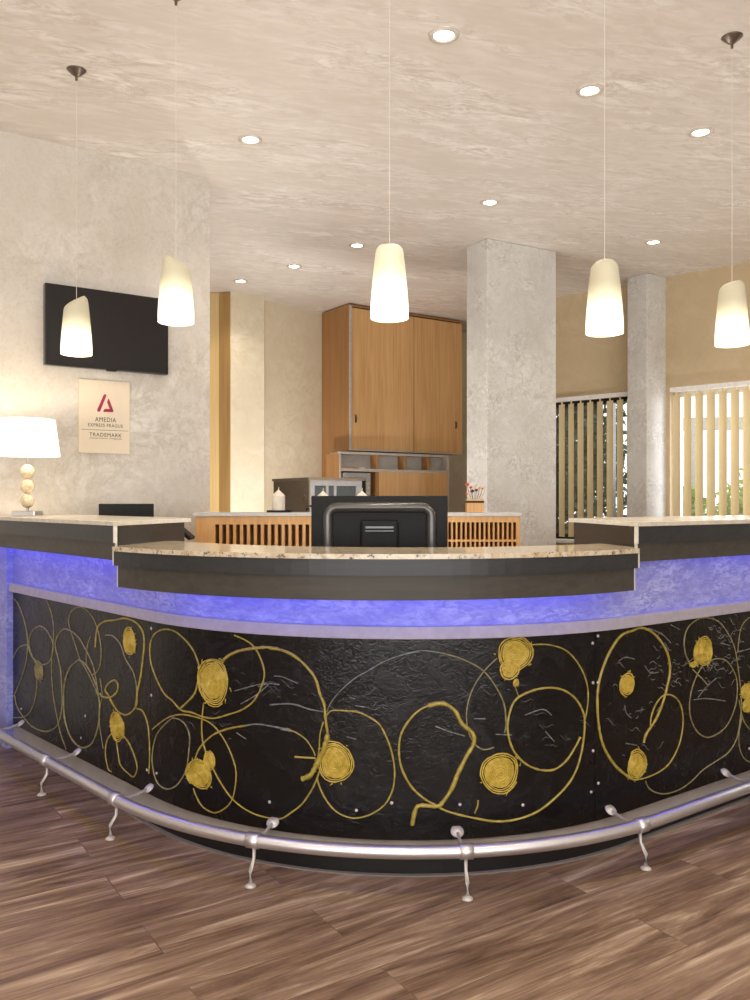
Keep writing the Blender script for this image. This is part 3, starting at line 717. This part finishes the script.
def wallL(x):   # wall parameter where the sight line through column x meets the wall
    k = (x-375)/850; c_, s_ = math.cos(ld), math.sin(ld)
    return (k*LW0[1]-LW0[0])/(c_-k*s_)
s0, s1 = wallL(78), wallL(129)
SW = s1-s0; mid = (s0+s1)/2
Dm = LW0[1]+math.sin(ld)*mid
z1 = 1.25+(500-381)*Dm/850; z0 = 1.25+(500-453.5)*Dm/850; SH = z1-z0
sg = empty('wall_sign', (*off(LW0,ld,s0,-.0),z0), ld); tag(sg, 'cream rectangular sign with red triangular emblem below the television', 'sign')
obj('sign_board', boxv(0,SW,-.012,-.001,0,SH), 'sign', sg, bevel=.001)
def flat(poly, name, mat):
    v = [(x*SW,-.0128,(1-y)*SH) for x, y in poly]; w = [(x*SW,-.0118,(1-y)*SH) for x, y in poly]; n = len(v)
    return obj(name, (v+w, [tuple(range(n))]+[tuple(range(2*n-1,n-1,-1))]+[(i,(i+1)%n,n+(i+1)%n,n+i) for i in range(n)]), mat, sg)
def sp_(x, y): return ((x-152)/420, (y-165-(x-152)*.04)/605)
flat([sp_(*p) for p in ((300,420),(304,430),(314,433),(326,428),(377,298),(374,288),(364,285),(354,291))], 'emblem', 'sign_red')
flat([sp_(*p) for p in ((392,322),(383,350),(404,408),(362,408),(350,428),(352,433),(430,434),(436,424),(398,324))], 'emblem', 'sign_red')
flat([sp_(*p) for p in ((172,577),(172,580),(560,593),(560,590))], 'divider_line', 'sign_ink')
def text(body, cx, cy, width, height):
    cu = bpy.data.curves.new('lettering', 'FONT'); cu.body = body; cu.align_x = 'CENTER'; cu.align_y = 'CENTER'; cu.extrude = .0004; cu.size = 1; cu.space_character = 1.15
    cu.resolution_u = 3
    o = bpy.data.objects.new('tmp', cu); COL.objects.link(o); bpy.context.view_layer.update()
    me = bpy.data.meshes.new_from_object(o.evaluated_get(bpy.context.evaluated_depsgraph_get())); bpy.data.objects.remove(o)
    xs_ = [v.co.x for v in me.vertices]; ys_ = [v.co.y for v in me.vertices]
    sx = width*SW/(max(xs_)-min(xs_)); sy = height*SH/(max(ys_)-min(ys_)); mx = (max(xs_)+min(xs_))/2; my = (max(ys_)+min(ys_))/2
    for v in me.vertices:
        x, y, z = v.co; v.co = (cx*SW+(x-mx)*sx, -.0128-z*.5, (1-cy)*SH+(y-my)*sy)
    me.materials.clear(); me.materials.append(M['sign_ink']); o = bpy.data.objects.new('lettering', me); link(o, sg)
text('AMEDIA', .52, .535, .41, .062); text('EXPRESS PRAGUE', .52, .615, .68, .045)
text('TRADEMARK', .52, .745, .63, .05); text('COLLECTION BY WYNDHAM', .52, .795, .63, .017)

# ------------------------------------------------------------------ table lamp on the left wing
Dl = 4.12; lp = (-.4088*Dl, Dl)
tl = empty('table_lamp', (*lp,1.172)); tag(tl, 'small table lamp with white shade and stacked ball stem on the left counter', 'lamp')
b = .11/2
obj('base', prism([(-b,-b),(b,-b),(b,b),(-b,b)],0,.026), 'chrome', tl, bevel=.003)
def ball(z, r): return [(max(r*math.sin(math.pi*i/12), .006), z-r*1.08*math.cos(math.pi*i/12)) for i in range(13)]
M['shell'] = paint('mottled_shell', (206,184,142), (240,230,208), .15)
for k, z in enumerate((.075,.145,.215)): obj('ball', lathe(ball(z,.033), 24), 'shell', tl, smooth=True)
obj('stem', lathe([(.006,.02),(.006,.30)],10), 'chrome', tl)
v1 = lathe([(.150,.292),(.127,.468)],40,cap=False); v2 = lathe([(.148,.292),(.125,.468)],40,cap=False)
obj('lamp_shade', join(v1, v2), 'lampshade', tl, smooth=True)
obj('shade_ring', join(tube([(.02*math.cos(a),.02*math.sin(a),.30) for a in [i*math.pi/6 for i in range(12)]],.003,6,True), *[tube([(.02*math.cos(a),.02*math.sin(a),.30),(.144*math.cos(a),.144*math.sin(a),.32)],.002,6) for a in (0,2.1,4.2)]), 'chrome', tl)
obj('bulb', lathe([(.012,.30),(.028,.34),(.03,.36),(.02,.385),(.004,.395)],16), 'lampshade', tl, smooth=True)

# ------------------------------------------------------------------ screens
def monitor(loc, rz, w, h, ztop, label, tilt=0):
    e = empty('monitor', (loc[0],loc[1],.745), rz); tag(e, label, 'monitor')
    zt = ztop-.745; zb = zt-h
    obj('rear_housing', boxv(-w/2,w/2,0,.022,zb,zt), 'black', e, bevel=.004)
    obj('screen', boxv(-w/2+.01,w/2-.01,.0222,.0235,zb+.015,zt-.01), 'black_gloss', e)
    obj('stand', join(boxv(-.035,.035,-.035,-.012,.012,zb+.12), prism([(-.11,-.07),(.11,-.07),(.11,.07),(-.11,.07)],0,.012)), 'black', e, bevel=.003)
    return e, zb, zt
mo, zb, zt = monitor(((379.5-375)/850*3.36,3.36), 0, .54, .33, 1.2665, 'large black monitor seen from behind at the centre of the counter')
mo.location.z = .745
# rounded ridge on the rear, like an arch
ar = []
for i in range(9): ar.append((-.205,zb+.03+(zt-zb-.115)*i/8))
for i in range(1,9): a = math.pi-i*math.pi/16; ar.append((-.165+.04*math.cos(a), zt-.085+.04*math.sin(a)))
ar2 = ar+[(-x,z) for x, z in ar[::-1]]
obj('rear_ridge', tube([(x,-.004,z) for x, z in ar2], .021, 14, up=(0,1,0)), 'ridge', mo, smooth=True)
obj('rear_cover', boxv(-.075,.075,-.022,-.001,zb+.06,zt-.095), 'black', mo, bevel=.010)
obj('rear_slot', join(boxv(-.055,.055,-.026,-.0225,zt-.128,zt-.120), boxv(-.055,.055,-.026,-.0225,zt-.140,zt-.136)), 'ridge', mo)
M['ridge'].node_tree.nodes['Principled BSDF'].inputs['Specular IOR Level'].default_value = .9
obj('side_button', lathe([(.008,0),(.008,.006),(.005,.008)],10), 'tv_frame', mo, loc=(-.277,.01,zt-.045))

lefts = obj('staff_shelf', join(boxv(-.2,.2,-.11,.11,.72,.745), *[boxv(x-.02,x+.02,y-.02,y+.02,0,.72) for x in (-.17,.17) for y in (-.08,.08)]), 'grey_top', loc=(-1.31,4.36,0), rz=ld)
tag(lefts, 'small grey side table hidden behind the left counter', 'side table')
mo2, _, _ = monitor((-1.275,4.36), D2R(14), .272, .28, 1.231, 'black monitor top peeking over the left counter')
# tilted screen at the inner end of the left wing
ts = empty('tilted_screen', (-.76,3.86,.745)); tag(ts, 'black tilted screen corner beside the left counter end', 'screen')
ob = obj('panel', boxv(-.07,.07,-.050,.050,-.008,.008), 'black', ts, bevel=.003, loc=(-.124,0,.375)); ob.rotation_euler = (0,D2R(40),0)
obj('stand', join(boxv(-.07,.03,-.05,.05,0,.012), boxv(-.134,-.114,-.01,.01,.012,.37), boxv(-.20,0,-.03,.03,.0121,.02)), 'black', ts)
st2 = obj('side_table', join(boxv(-.2,.2,-.15,.15,.72,.745), *[boxv(x-.02,x+.02,y-.02,y+.02,0,.72) for x in (-.17,.17) for y in (-.12,.12)]), 'grey_top', loc=(-.78,3.92,0))
tag(st2, 'small grey side table hidden by the inner end of the left counter', 'side table')

# ------------------------------------------------------------------ low pigeonhole cabinets
YC = 4.68
def pigeon(x0, x1, n, railh, label, shelf):
    zt = 1.160
    e = empty('pigeonhole_cabinet', (x0,YC,0)); tag(e, label, 'cabinet', 'low pigeonhole cabinets behind the counter')
    w = x1-x0; lft = .10 if not shelf else .0
    obj('carcass', join(boxv(0,.018,0,.26,0,zt), boxv(w-.018,w,0,.26,0,zt), boxv(.018,w-.018,.245,.26,0,zt), boxv(.018,w-.018,0,.245,0,.4)), 'slat_wood', e)
    obj('top_rail', boxv(.018,w-.018,0,.018,zt-railh,zt), 'slat_wood', e)
    if lft: obj('side_stile', boxv(.018,lft,0,.018,.4,zt-railh), 'slat_wood', e)
    a = max(lft,.018); p = (w-.018-a)/n; sl = []
    for i in range(n+1): sl.append(boxv(a+p*i-(.0045 if shelf else .008), a+p*i+(.0045 if shelf else .008), .001, .12, .4, zt-railh-.0005))
    obj('dividers', join(*sl), 'slat_wood', e)
    obj('inner_back', boxv(.0185,w-.0185,.121,.126,.4005,zt-.001), 'cabinet_wood_dark', e)
    for z in ((1.02,.9,.78) if shelf else (.85,)): obj('shelf', boxv(.0182,w-.0182,.002,.12,z,z+.012), 'slat_wood', e)
    obj('cabinet_top', boxv(-.012 if not shelf else .002,w+(.008 if shelf else 0),-.015,.27,zt+.0005,zt+.020), 'grey_top', e, bevel=.002)
    return e
pigeon(-.988,-.03,22,.045,'left low beech pigeonhole cabinet holding the lone candle',False)
pigeon(-.028,.800,31,.033,'right low beech pigeonhole cabinet with two rows of slots',True)
ZT = 1.180
# candles
def candle(px, label, tray):
    x = (px-375)/850*4.80
    e = empty('candle', (x,4.80,ZT+(.0125 if tray else .0)+.0005)); tag(e, label, 'candle', 'white pointed candles on the low cabinets')
    obj('wax', lathe([(.034,0),(.0365,.003),(.0365,.085),(.033,.092),(.008,.115),(.004,.12)],24), 'candle', e, smooth=False)
    obj('wick', tube([(0,0,.118),(.001,0,.128),(.003,0,.136)],.0018,6), 'candle', e)
    if tray:
        t = obj('tray', join(prism([(-.062,-.05),(.062,-.05),(.062,.05),(-.062,.05)],0,.006), prism([(-.066,-.054),(.066,-.054),(.066,-.048),(-.066,-.048)],0,.012), prism([(-.066,.048),(.066,.048),(.066,.054),(-.066,.054)],0,.012), boxv(-.066,-.060,-.048,.048,0,.012), boxv(.060,.066,-.048,.048,0,.012)), 'black', loc=(x+.006,4.80,ZT+.0005))
        tag(t, 'small black tray under the leftmost white candle', 'tray')
        e.location.z = ZT+.0075
    return e
candle(278.5, 'leftmost white candle, standing whole on a black tray', True)
candle(323, 'white candle whose tip shows above the monitor left corner', False)
candle(362, 'white candle whose tip shows above the middle of the monitor', False)
# flower arrangement in a wooden box
fx = (474.5-375)/850*4.80
fb = empty('flower_box', (fx,4.80,ZT+.0005)); tag(fb, 'small wooden box of orange and red flowers on the right low cabinet', 'flower arrangement')
obj('box', boxv(-.048,.048,-.04,.04,0,.074), 'slat_wood', fb, bevel=.002)
obj('ribbon', join(boxv(-.0495,.0495,-.0415,-.0402,.054,.064), boxv(-.0495,-.0482,-.0402,.04,.054,.064), boxv(.0482,.0495,-.0402,.04,.054,.064)), 'black', fb)
M['petal_orange'] = simple('orange_petal', (226,96,52), .6); M['petal_red'] = simple('wine_petal', (140,40,60), .6); M['petal_white'] = simple('white_petal', (236,226,214), .6)
M['petal_pink'] = simple('peach_petal', (228,160,110), .6); M['stem_green'] = simple('stem_green', (110,120,66), .7)
for i, (x, z, r, m) in enumerate(((-.040,.150,.017,'petal_orange'),(-.047,.098,.012,'petal_orange'),(-.012,.112,.018,'petal_red'),(.002,.142,.018,'petal_white'),(.012,.120,.014,'petal_red'),(.026,.132,.011,'petal_pink'),(.045,.130,.011,'petal_pink'),(-.022,.135,.012,'petal_orange'))):
    y = (-1)**i*.01
    st = obj('stem', tube([(x*.3,0,.06),(x*.8,y,z*.75),(x,y,z)],.0014,5), 'stem_green', fb)
    V, F = [], []
    for k in range(12):
        a = k*2.4; el = .2+k/12*1.1; c = Vector((math.cos(a)*math.cos(el), math.sin(a)*math.cos(el), math.sin(el)))
        s_ = c.cross(Vector((0,0,1))).normalized(); tp = c*r; n0 = len(V)
        V += [Vector((x,y,z)), Vector((x,y,z))+tp*.6+s_*r*.45, Vector((x,y,z))+tp+Vector((0,0,.002)), Vector((x,y,z))+tp*.6-s_*r*.45]; F.append((n0,n0+1,n0+2,n0+3))
    obj('blossom', join((V,F), lathe([(.002,z-.003),(r*.3,z),(.002,z+.004)],8,x,y)), m, st)
obj('twigs', join(*[tube([(x0,0,.07),(x0*1.6+.01,.0,.12),(x1,.01,.15)],.001,4) for x0, x1 in ((.02,.052),(.01,.038),(-.02,-.03),(.03,.06))]), 'frame_wood', fb)

# ------------------------------------------------------------------ tall cabinet, hutch and things in it
q = (-.25,8.22); CW = 1.42; zc0 = 1.73
tc = empty('wall_cabinet', (*q,0), UD); tag(tc, 'tall beech wall cabinet with two doors reaching the ceiling', 'cabinet')
obj('side_panel', join(boxv(0,.02,0,.52,zc0,H-.01), boxv(0,.02,.17,.52,0,zc0-.0005)), 'cabinet_wood_dark', tc)
obj('carcass', join(boxv(.021,CW,.02,.36,zc0,zc0+.02), boxv(CW-.02,CW,.02,.36,zc0+.0205,H-.01), boxv(.021,CW-.02,.34,.36,zc0+.0205,H-.01), boxv(.021,CW-.02,.02,.34,H-.03,H-.01)), 'cabinet_wood_dark', tc)
hw = (CW-.02)/2
dsplit = .78
for k, (a, b_) in enumerate(((.024,dsplit-.005),(dsplit+.005,CW-.004))):
    dd = obj('door', boxv(a,b_,0,.018,zc0+.018,H-.045), 'cabinet_wood', tc, bevel=.001)
    hx = .075 if k == 0 else CW-.09
    obj('handle', join(tube([(hx,-.001,2.01),(hx,-.016,2.015),(hx,-.018,2.04),(hx,-.016,2.065),(hx,-.001,2.07)],.005,8), boxv(hx-.009,hx+.009,-.004,-.0005,2.0,2.08)), 'canopy', dd)
obj('front_edge', join(boxv(-.002,.022,-.014,-.0005,zc0,H-.03), boxv(.0225,CW,-.014,-.0005,zc0,zc0+.016)), 'hutch_edge', tc)
q = (-.34,8.05)
HW = 1.335
hu = empty('shelf_hutch', (*q,0), UD); tag(hu, 'beech shelf unit with three open cubbies under the wall cabinet', 'shelf unit')
cub = [(.0,.35),(.41,.66),(.75,HW)]   # openings between dividers
obj('frame', join(boxv(0,HW,-.004,.03,1.69,1.712), boxv(.05,HW,.0305,.245,1.69,1.712), boxv(0,.02,-.004,-.0005,.0,1.6895), boxv(HW-.02,HW,0,.245,0,1.6895)), 'hutch_edge', hu)
obj('side_panel', boxv(0,.02,0,.245,.0,1.6895), 'cabinet_wood_dark', hu)
obj('cubby_back', boxv(.0205,HW-.0205,.11,.116,1.5525,1.6895), 'hutch_in', hu)
obj('back_panel', boxv(.0205,HW-.0205,.23,.245,.1,1.6895), 'hutch_in', hu)
obj('shelf', boxv(.0205,HW-.0205,-.002,.229,1.525,1.552), 'hutch_edge', hu)
def hx_(px):  # distance along the hutch front seen at picture column px
    k = (px-375)/850; c_, s_ = math.cos(UD), math.sin(UD); return (k*q[1]-q[0])/(c_-k*s_)
for a in (377.5,405,429): 
    t = hx_(a); obj('divider', boxv(t-.012,t+.012,.0,.109,1.5525,1.6895), 'cabinet_wood_dark', hu)
t = hx_(379); obj('divider', boxv(t-.02,t,.0,.229,.1,1.5245), 'cabinet_wood_dark', hu)
obj('door', boxv(t+.002,HW-.022,.0,.018,.1,1.5245), 'cabinet_wood', hu, bevel=.001)
obj('base_shelf', boxv(.0205,t-.021,.0,.229,1.19,1.21), 'cabinet_wood', hu)
# microwave on the base shelf
t0 = hx_(343)
mw = empty('microwave', (*uv(q,UD,t0+.005,0.0),1.2105), UD); tag(mw, 'silver microwave with dark window in the shelf unit', 'microwave')
wv = hx_(372)-t0-.02
obj('housing', boxv(0,wv,.0,.21,0,.30), 'silver', mw, bevel=.004)
obj('door_window', boxv(.03,wv*.80,-.006,-.001,.05,.25), 'black_gloss', mw)
obj('control_panel', join(*[boxv(wv*.84,wv*.95,-.006,-.001,.05+i*.045,.08+i*.045) for i in range(4)]), 'hutch_edge', mw)
M['pink_paper'] = simple('reddish_folder', (190,140,128), .6); M['white_paper'] = simple('white_paper', (228,224,218), .6)
f1 = obj('folder', boxv(0,.19,0,.09,0,.014), 'pink_paper', loc=(*uv(q,UD,.03,.012),1.5525), rz=UD); tag(f1, 'reddish folder lying in the left cubby of the shelf unit', 'folder')
f2 = obj('folder', boxv(0,.07,0,.09,0,.012), 'white_paper', loc=(*uv(q,UD,.235,.012),1.5525), rz=UD); tag(f2, 'white folder lying beside the reddish one in the left cubby', 'folder')

# appliance left of the hutch
q2 = (-.49,6.3)
ap = empty('display_cabinet', (*q2,0), UD); tag(ap, 'taupe metal cabinet with silver glazed front behind the lone candle', 'display cabinet')
za = 1.418
obj('housing', join(boxv(0,.47,.03,.57,0,za-.02), boxv(.0005,.012,0,.03,0,za-.02)), 'taupe', ap)
obj('side_rail', boxv(-.004,-.0005,.06,.50,za-.135,za-.125), 'taupe', ap)
obj('lid', boxv(-.01,.50,-.012,.58,za-.0195,za), 'taupe', ap, bevel=.003)
obj('front_frame', join(boxv(.013,.47,.001,.0295,za-.06,za-.020), boxv(.013,.05,.001,.0295,.9,za-.061), boxv(.42,.47,.001,.0295,.9,za-.061), boxv(.15,.17,.001,.0295,.9,za-.061), boxv(.22,.24,.001,.0295,.9,za-.061), boxv(.013,.47,.001,.0295,0,.8995)), 'silver', ap)
obj('glass_front', boxv(.051,.419,.012,.016,.9,za-.061), 'dark_glass', ap)
obj('side_knob', lathe([(.012,0),(.014,.01),(.012,.02)],12), 'black', ap, loc=(-.012,-.002,1.17))

# ------------------------------------------------------------------ pendants
def pendant(px, D, zb, rz, label, bright=False, slant=.02):
    x = (px-375)/850*D
    e = empty('pendant_lamp', (x,D,zb)); tag(e, label, 'pendant lamp', 'pendant lamps over the counter')
    h = .262; seg = 40; V, F = [], []; rings = 20
    def rad(t): return .0685-.0015*max(0,(.12-t)/.12)-.022*t**1.4
    for shell in (0,1):
        for i in range(rings+1):
            for k in range(seg):
                a = 2*math.pi*k/seg
                cut = slant*(1-math.cos(a-rz))
                t = i/rings; top = h-cut*1.0
                z = t*top; r = rad(z/h)-(.0025 if shell else 0)
                # soften the lip of the slanted cut
                if t > .90: r -= .011*((t-.90)/.10)**2.4
                V.append((r*math.cos(a), r*math.sin(a), z))
    n = (rings+1)*seg
    for sh in (0,1):
        for i in range(rings):
            for k in range(seg):
                q_ = (k+1) % seg; F.append((sh*n+i*seg+k, sh*n+i*seg+q_, sh*n+(i+1)*seg+q_, sh*n+(i+1)*seg+k))
    for i in (0, rings):
        for k in range(seg):
            q_ = (k+1) % seg; F.append((i*seg+k, i*seg+q_, n+i*seg+q_, n+i*seg+k))
    obj('glass_shade', (V,F), 'shade_bright' if bright else 'shade', e, smooth=True)
    zc = H-zb
    obj('cord', tube([(0,0,.15),(0,0,zc-.04)],.0011,6), 'cord', e)
    obj('lamp_holder', lathe([(.004,.205),(.014,.20),(.017,.15),(.015,.12)],16), 'cord', e, smooth=True)
    obj('bulb', lathe([(.012,.12),(.024,.095),(.027,.075),(.02,.055),(.004,.048)],16), 'lens_bulb', e, smooth=True)
    obj('ceiling_canopy', lathe([(.005,zc-.048),(.006,zc-.030),(.014,zc-.026),(.040,zc-.004),(.043,zc-.0005)],28), 'canopy', e, smooth=True)
    return e
M['lens_bulb'] = emit('lit_bulb', (255,240,214), 4)
PEND = [(76.5,3.776,1.896,D2R(20),'leftmost pendant lamp with slanted frosted shade in front of the television',False,.022),
        (176,3.20,1.918,D2R(170),'pendant lamp with slanted shade overlapping the television right edge',False,.024),
        (389.5,3.0,1.890,D2R(90),'brightest pendant lamp hanging above the middle monitor',True,.004),
        (604.5,3.08,1.853,D2R(-80),'pendant lamp in front of the left window and beige wall',False,.006),
        (732,3.506,1.889,D2R(-20),'rightmost pendant lamp in front of the right window wall',False,.008)]
for p in PEND: pendant(*p[:5], bright=p[5], slant=p[6])

# ------------------------------------------------------------------ downlights
def light(name, typ, loc, power, color, parent=None, **kw):
    l = bpy.data.lights.new(name, typ); l.energy = power; l.color = color
    for k, v in kw.items(): setattr(l, k, v)
    o = bpy.data.objects.new(name, l); COL.objects.link(o); o.location = loc
    return o
WARM = (1,.83,.64); WARM2 = (1,.90,.78)
DL = [(.283,3.49,'largest ceiling downlight, nearest above the centre pendant'),(1.0,3.96,'ceiling downlight left of the fourth pendant cord'),(1.69,4.41,'ceiling downlight beside the rightmost pendant cord'),
      (-.66,4.5,'ceiling downlight in front of the grey wall end'),(.737,5.45,'ceiling downlight above the wide pillar'),(2.06,6.29,'ceiling downlight above the narrow window pillar'),
      (-.135,6.37,'ceiling downlight just left of the centre pendant cord'),(-.66,6.94,'ceiling downlight in front of the cream recess wall'),(-1.17,7.41,'ceiling downlight farthest back beside the cream pier')]
dl0 = None
def downlight(x, y, label):
    global dl0
    if dl0 is None:
        e = empty('ceiling_downlight', (x,y,H)); dl0 = e
        obj('trim_ring', lathe([(.064,0),(.062,-.006),(.046,-.008),(.041,-.003),(.041,0)],36,cap=False), 'trim_ring', e, smooth=True)
        obj('lens', lathe([(.040,-.0005),(.040,-.003),(.02,-.005)],28), 'lens', e, smooth=True)
    else:
        e = copy_tree(dl0); e.location = (x,y,H)
    tag(e, label, 'downlight', 'recessed ceiling downlights'); return e
PW_SPOT = 20
for x, y, lab in DL:
    downlight(x, y, lab)
    light('downlight_beam', 'SPOT', (x,y,H-.02), PW_SPOT, WARM2, spot_size=D2R(120), spot_blend=.8, shadow_soft_size=.045)
for i, (x, y) in enumerate(((-1.6,1.8),(0,1.6),(1.7,1.7),(-2.6,0),(-.8,-.4),(.9,-.4),(2.6,0))):  # extra lobby downlights out of view, added for more light
    downlight(x, y, ('added lobby ceiling downlight behind the viewer'))
    light('downlight_beam', 'SPOT', (x,y,H-.02), PW_SPOT*1.2, WARM2, spot_size=D2R(125), spot_blend=.8, shadow_soft_size=.045)
for px, D, zb, rz, lab, br, sl_ in PEND:
    light('pendant_glow', 'POINT', ((px-375)/850*D, D, zb+.03), 5, (1,.84,.6), shadow_soft_size=.03)
light('table_lamp_glow', 'POINT', (lp[0],lp[1],1.172+.43), 7, (1,.82,.6), shadow_soft_size=.03)
# unseen floor uplighters added as fill, in the lobby and the back office
up0 = None
for x, y, pw, lab in ((-2.6,-.5,36,'lobby'),(-.9,-.9,35,'lobby'),(.9,-.9,35,'lobby'),(2.8,-.4,42,'lobby'),(.1,3.95,7,'desk'),(-.15,5.6,20,'office'),(-.85,7.0,26,'recess'),(2.6,5.3,14,'right')):
    if up0 is None:
        e = empty('fill_uplighter', (x,y,0)); up0 = e
        obj('base', lathe([(.15,0),(.15,.015),(.02,.025)],28), 'steel', e)
        obj('pole', lathe([(.014,.0255),(.014,.50)],14), 'steel', e, smooth=True)
        obj('bowl', join(lathe([(.03,.5005),(.12,.54),(.19,.62)],32,cap=False), lathe([(.025,.508),(.117,.545),(.187,.62)],32,cap=False)), 'white_plain', e, smooth=True)
    else:
        e = copy_tree(up0); e.location = (x,y,0)
    tag(e, {'lobby':'added low white fill uplighter in the lobby behind the viewer','desk':'added low white fill uplighter between granite counter and pigeonhole cabinets','office':'added low white fill uplighter behind the pigeonhole cabinets','recess':'added low white fill uplighter in front of the cream recess wall','right':'added low white fill uplighter behind the right raised counter'}[lab], 'floor lamp', 'added fill uplighters')
    u = light('uplighter_fill', 'AREA', (x,y,.585), pw, (1,.95,.90), shape='DISK', size=.26); u.rotation_euler = (D2R(180),0,0)
# fill light at the added lobby window, then daylight at the side windows
dl = light('front_fill', 'AREA', ((fx0+fx1)/2,-4.85,1.3), 330, (1,.98,.95), shape='RECTANGLE', size=fx1-fx0-1.3, size_y=2.4)
dl.rotation_euler = (D2R(108),0,0)
mid = off(WP,WD,2.6,1.3)
d2 = light('daylight_side', 'AREA', (mid[0],mid[1],1.55), 95, (.95,.97,1), shape='RECTANGLE', size=4.0, size_y=2.2)
d2.rotation_euler = Vector((math.sin(WD),-math.cos(WD),0)).to_track_quat('-Z','Z').to_euler()

# ------------------------------------------------------------------ world
w = bpy.data.worlds.new('sky'); SC.world = w; w.use_nodes = True
bg = w.node_tree.nodes['Background']; bg.inputs[0].default_value = (.93,.97,1,1); bg.inputs[1].default_value = 1.6
SC.view_settings.view_transform = 'Standard'; SC.view_settings.look = 'None'; SC.view_settings.gamma = 1; SC.view_settings.use_curve_mapping = False
SC.view_settings.exposure = 0.2
SC.cycles.use_denoising = True
SC.cycles.max_bounces = 8; SC.cycles.diffuse_bounces = 5; SC.cycles.transparent_max_bounces = 12
SC.cycles.sample_clamp_indirect = 6
SC.cycles.caustics_reflective = False; SC.cycles.caustics_refractive = False
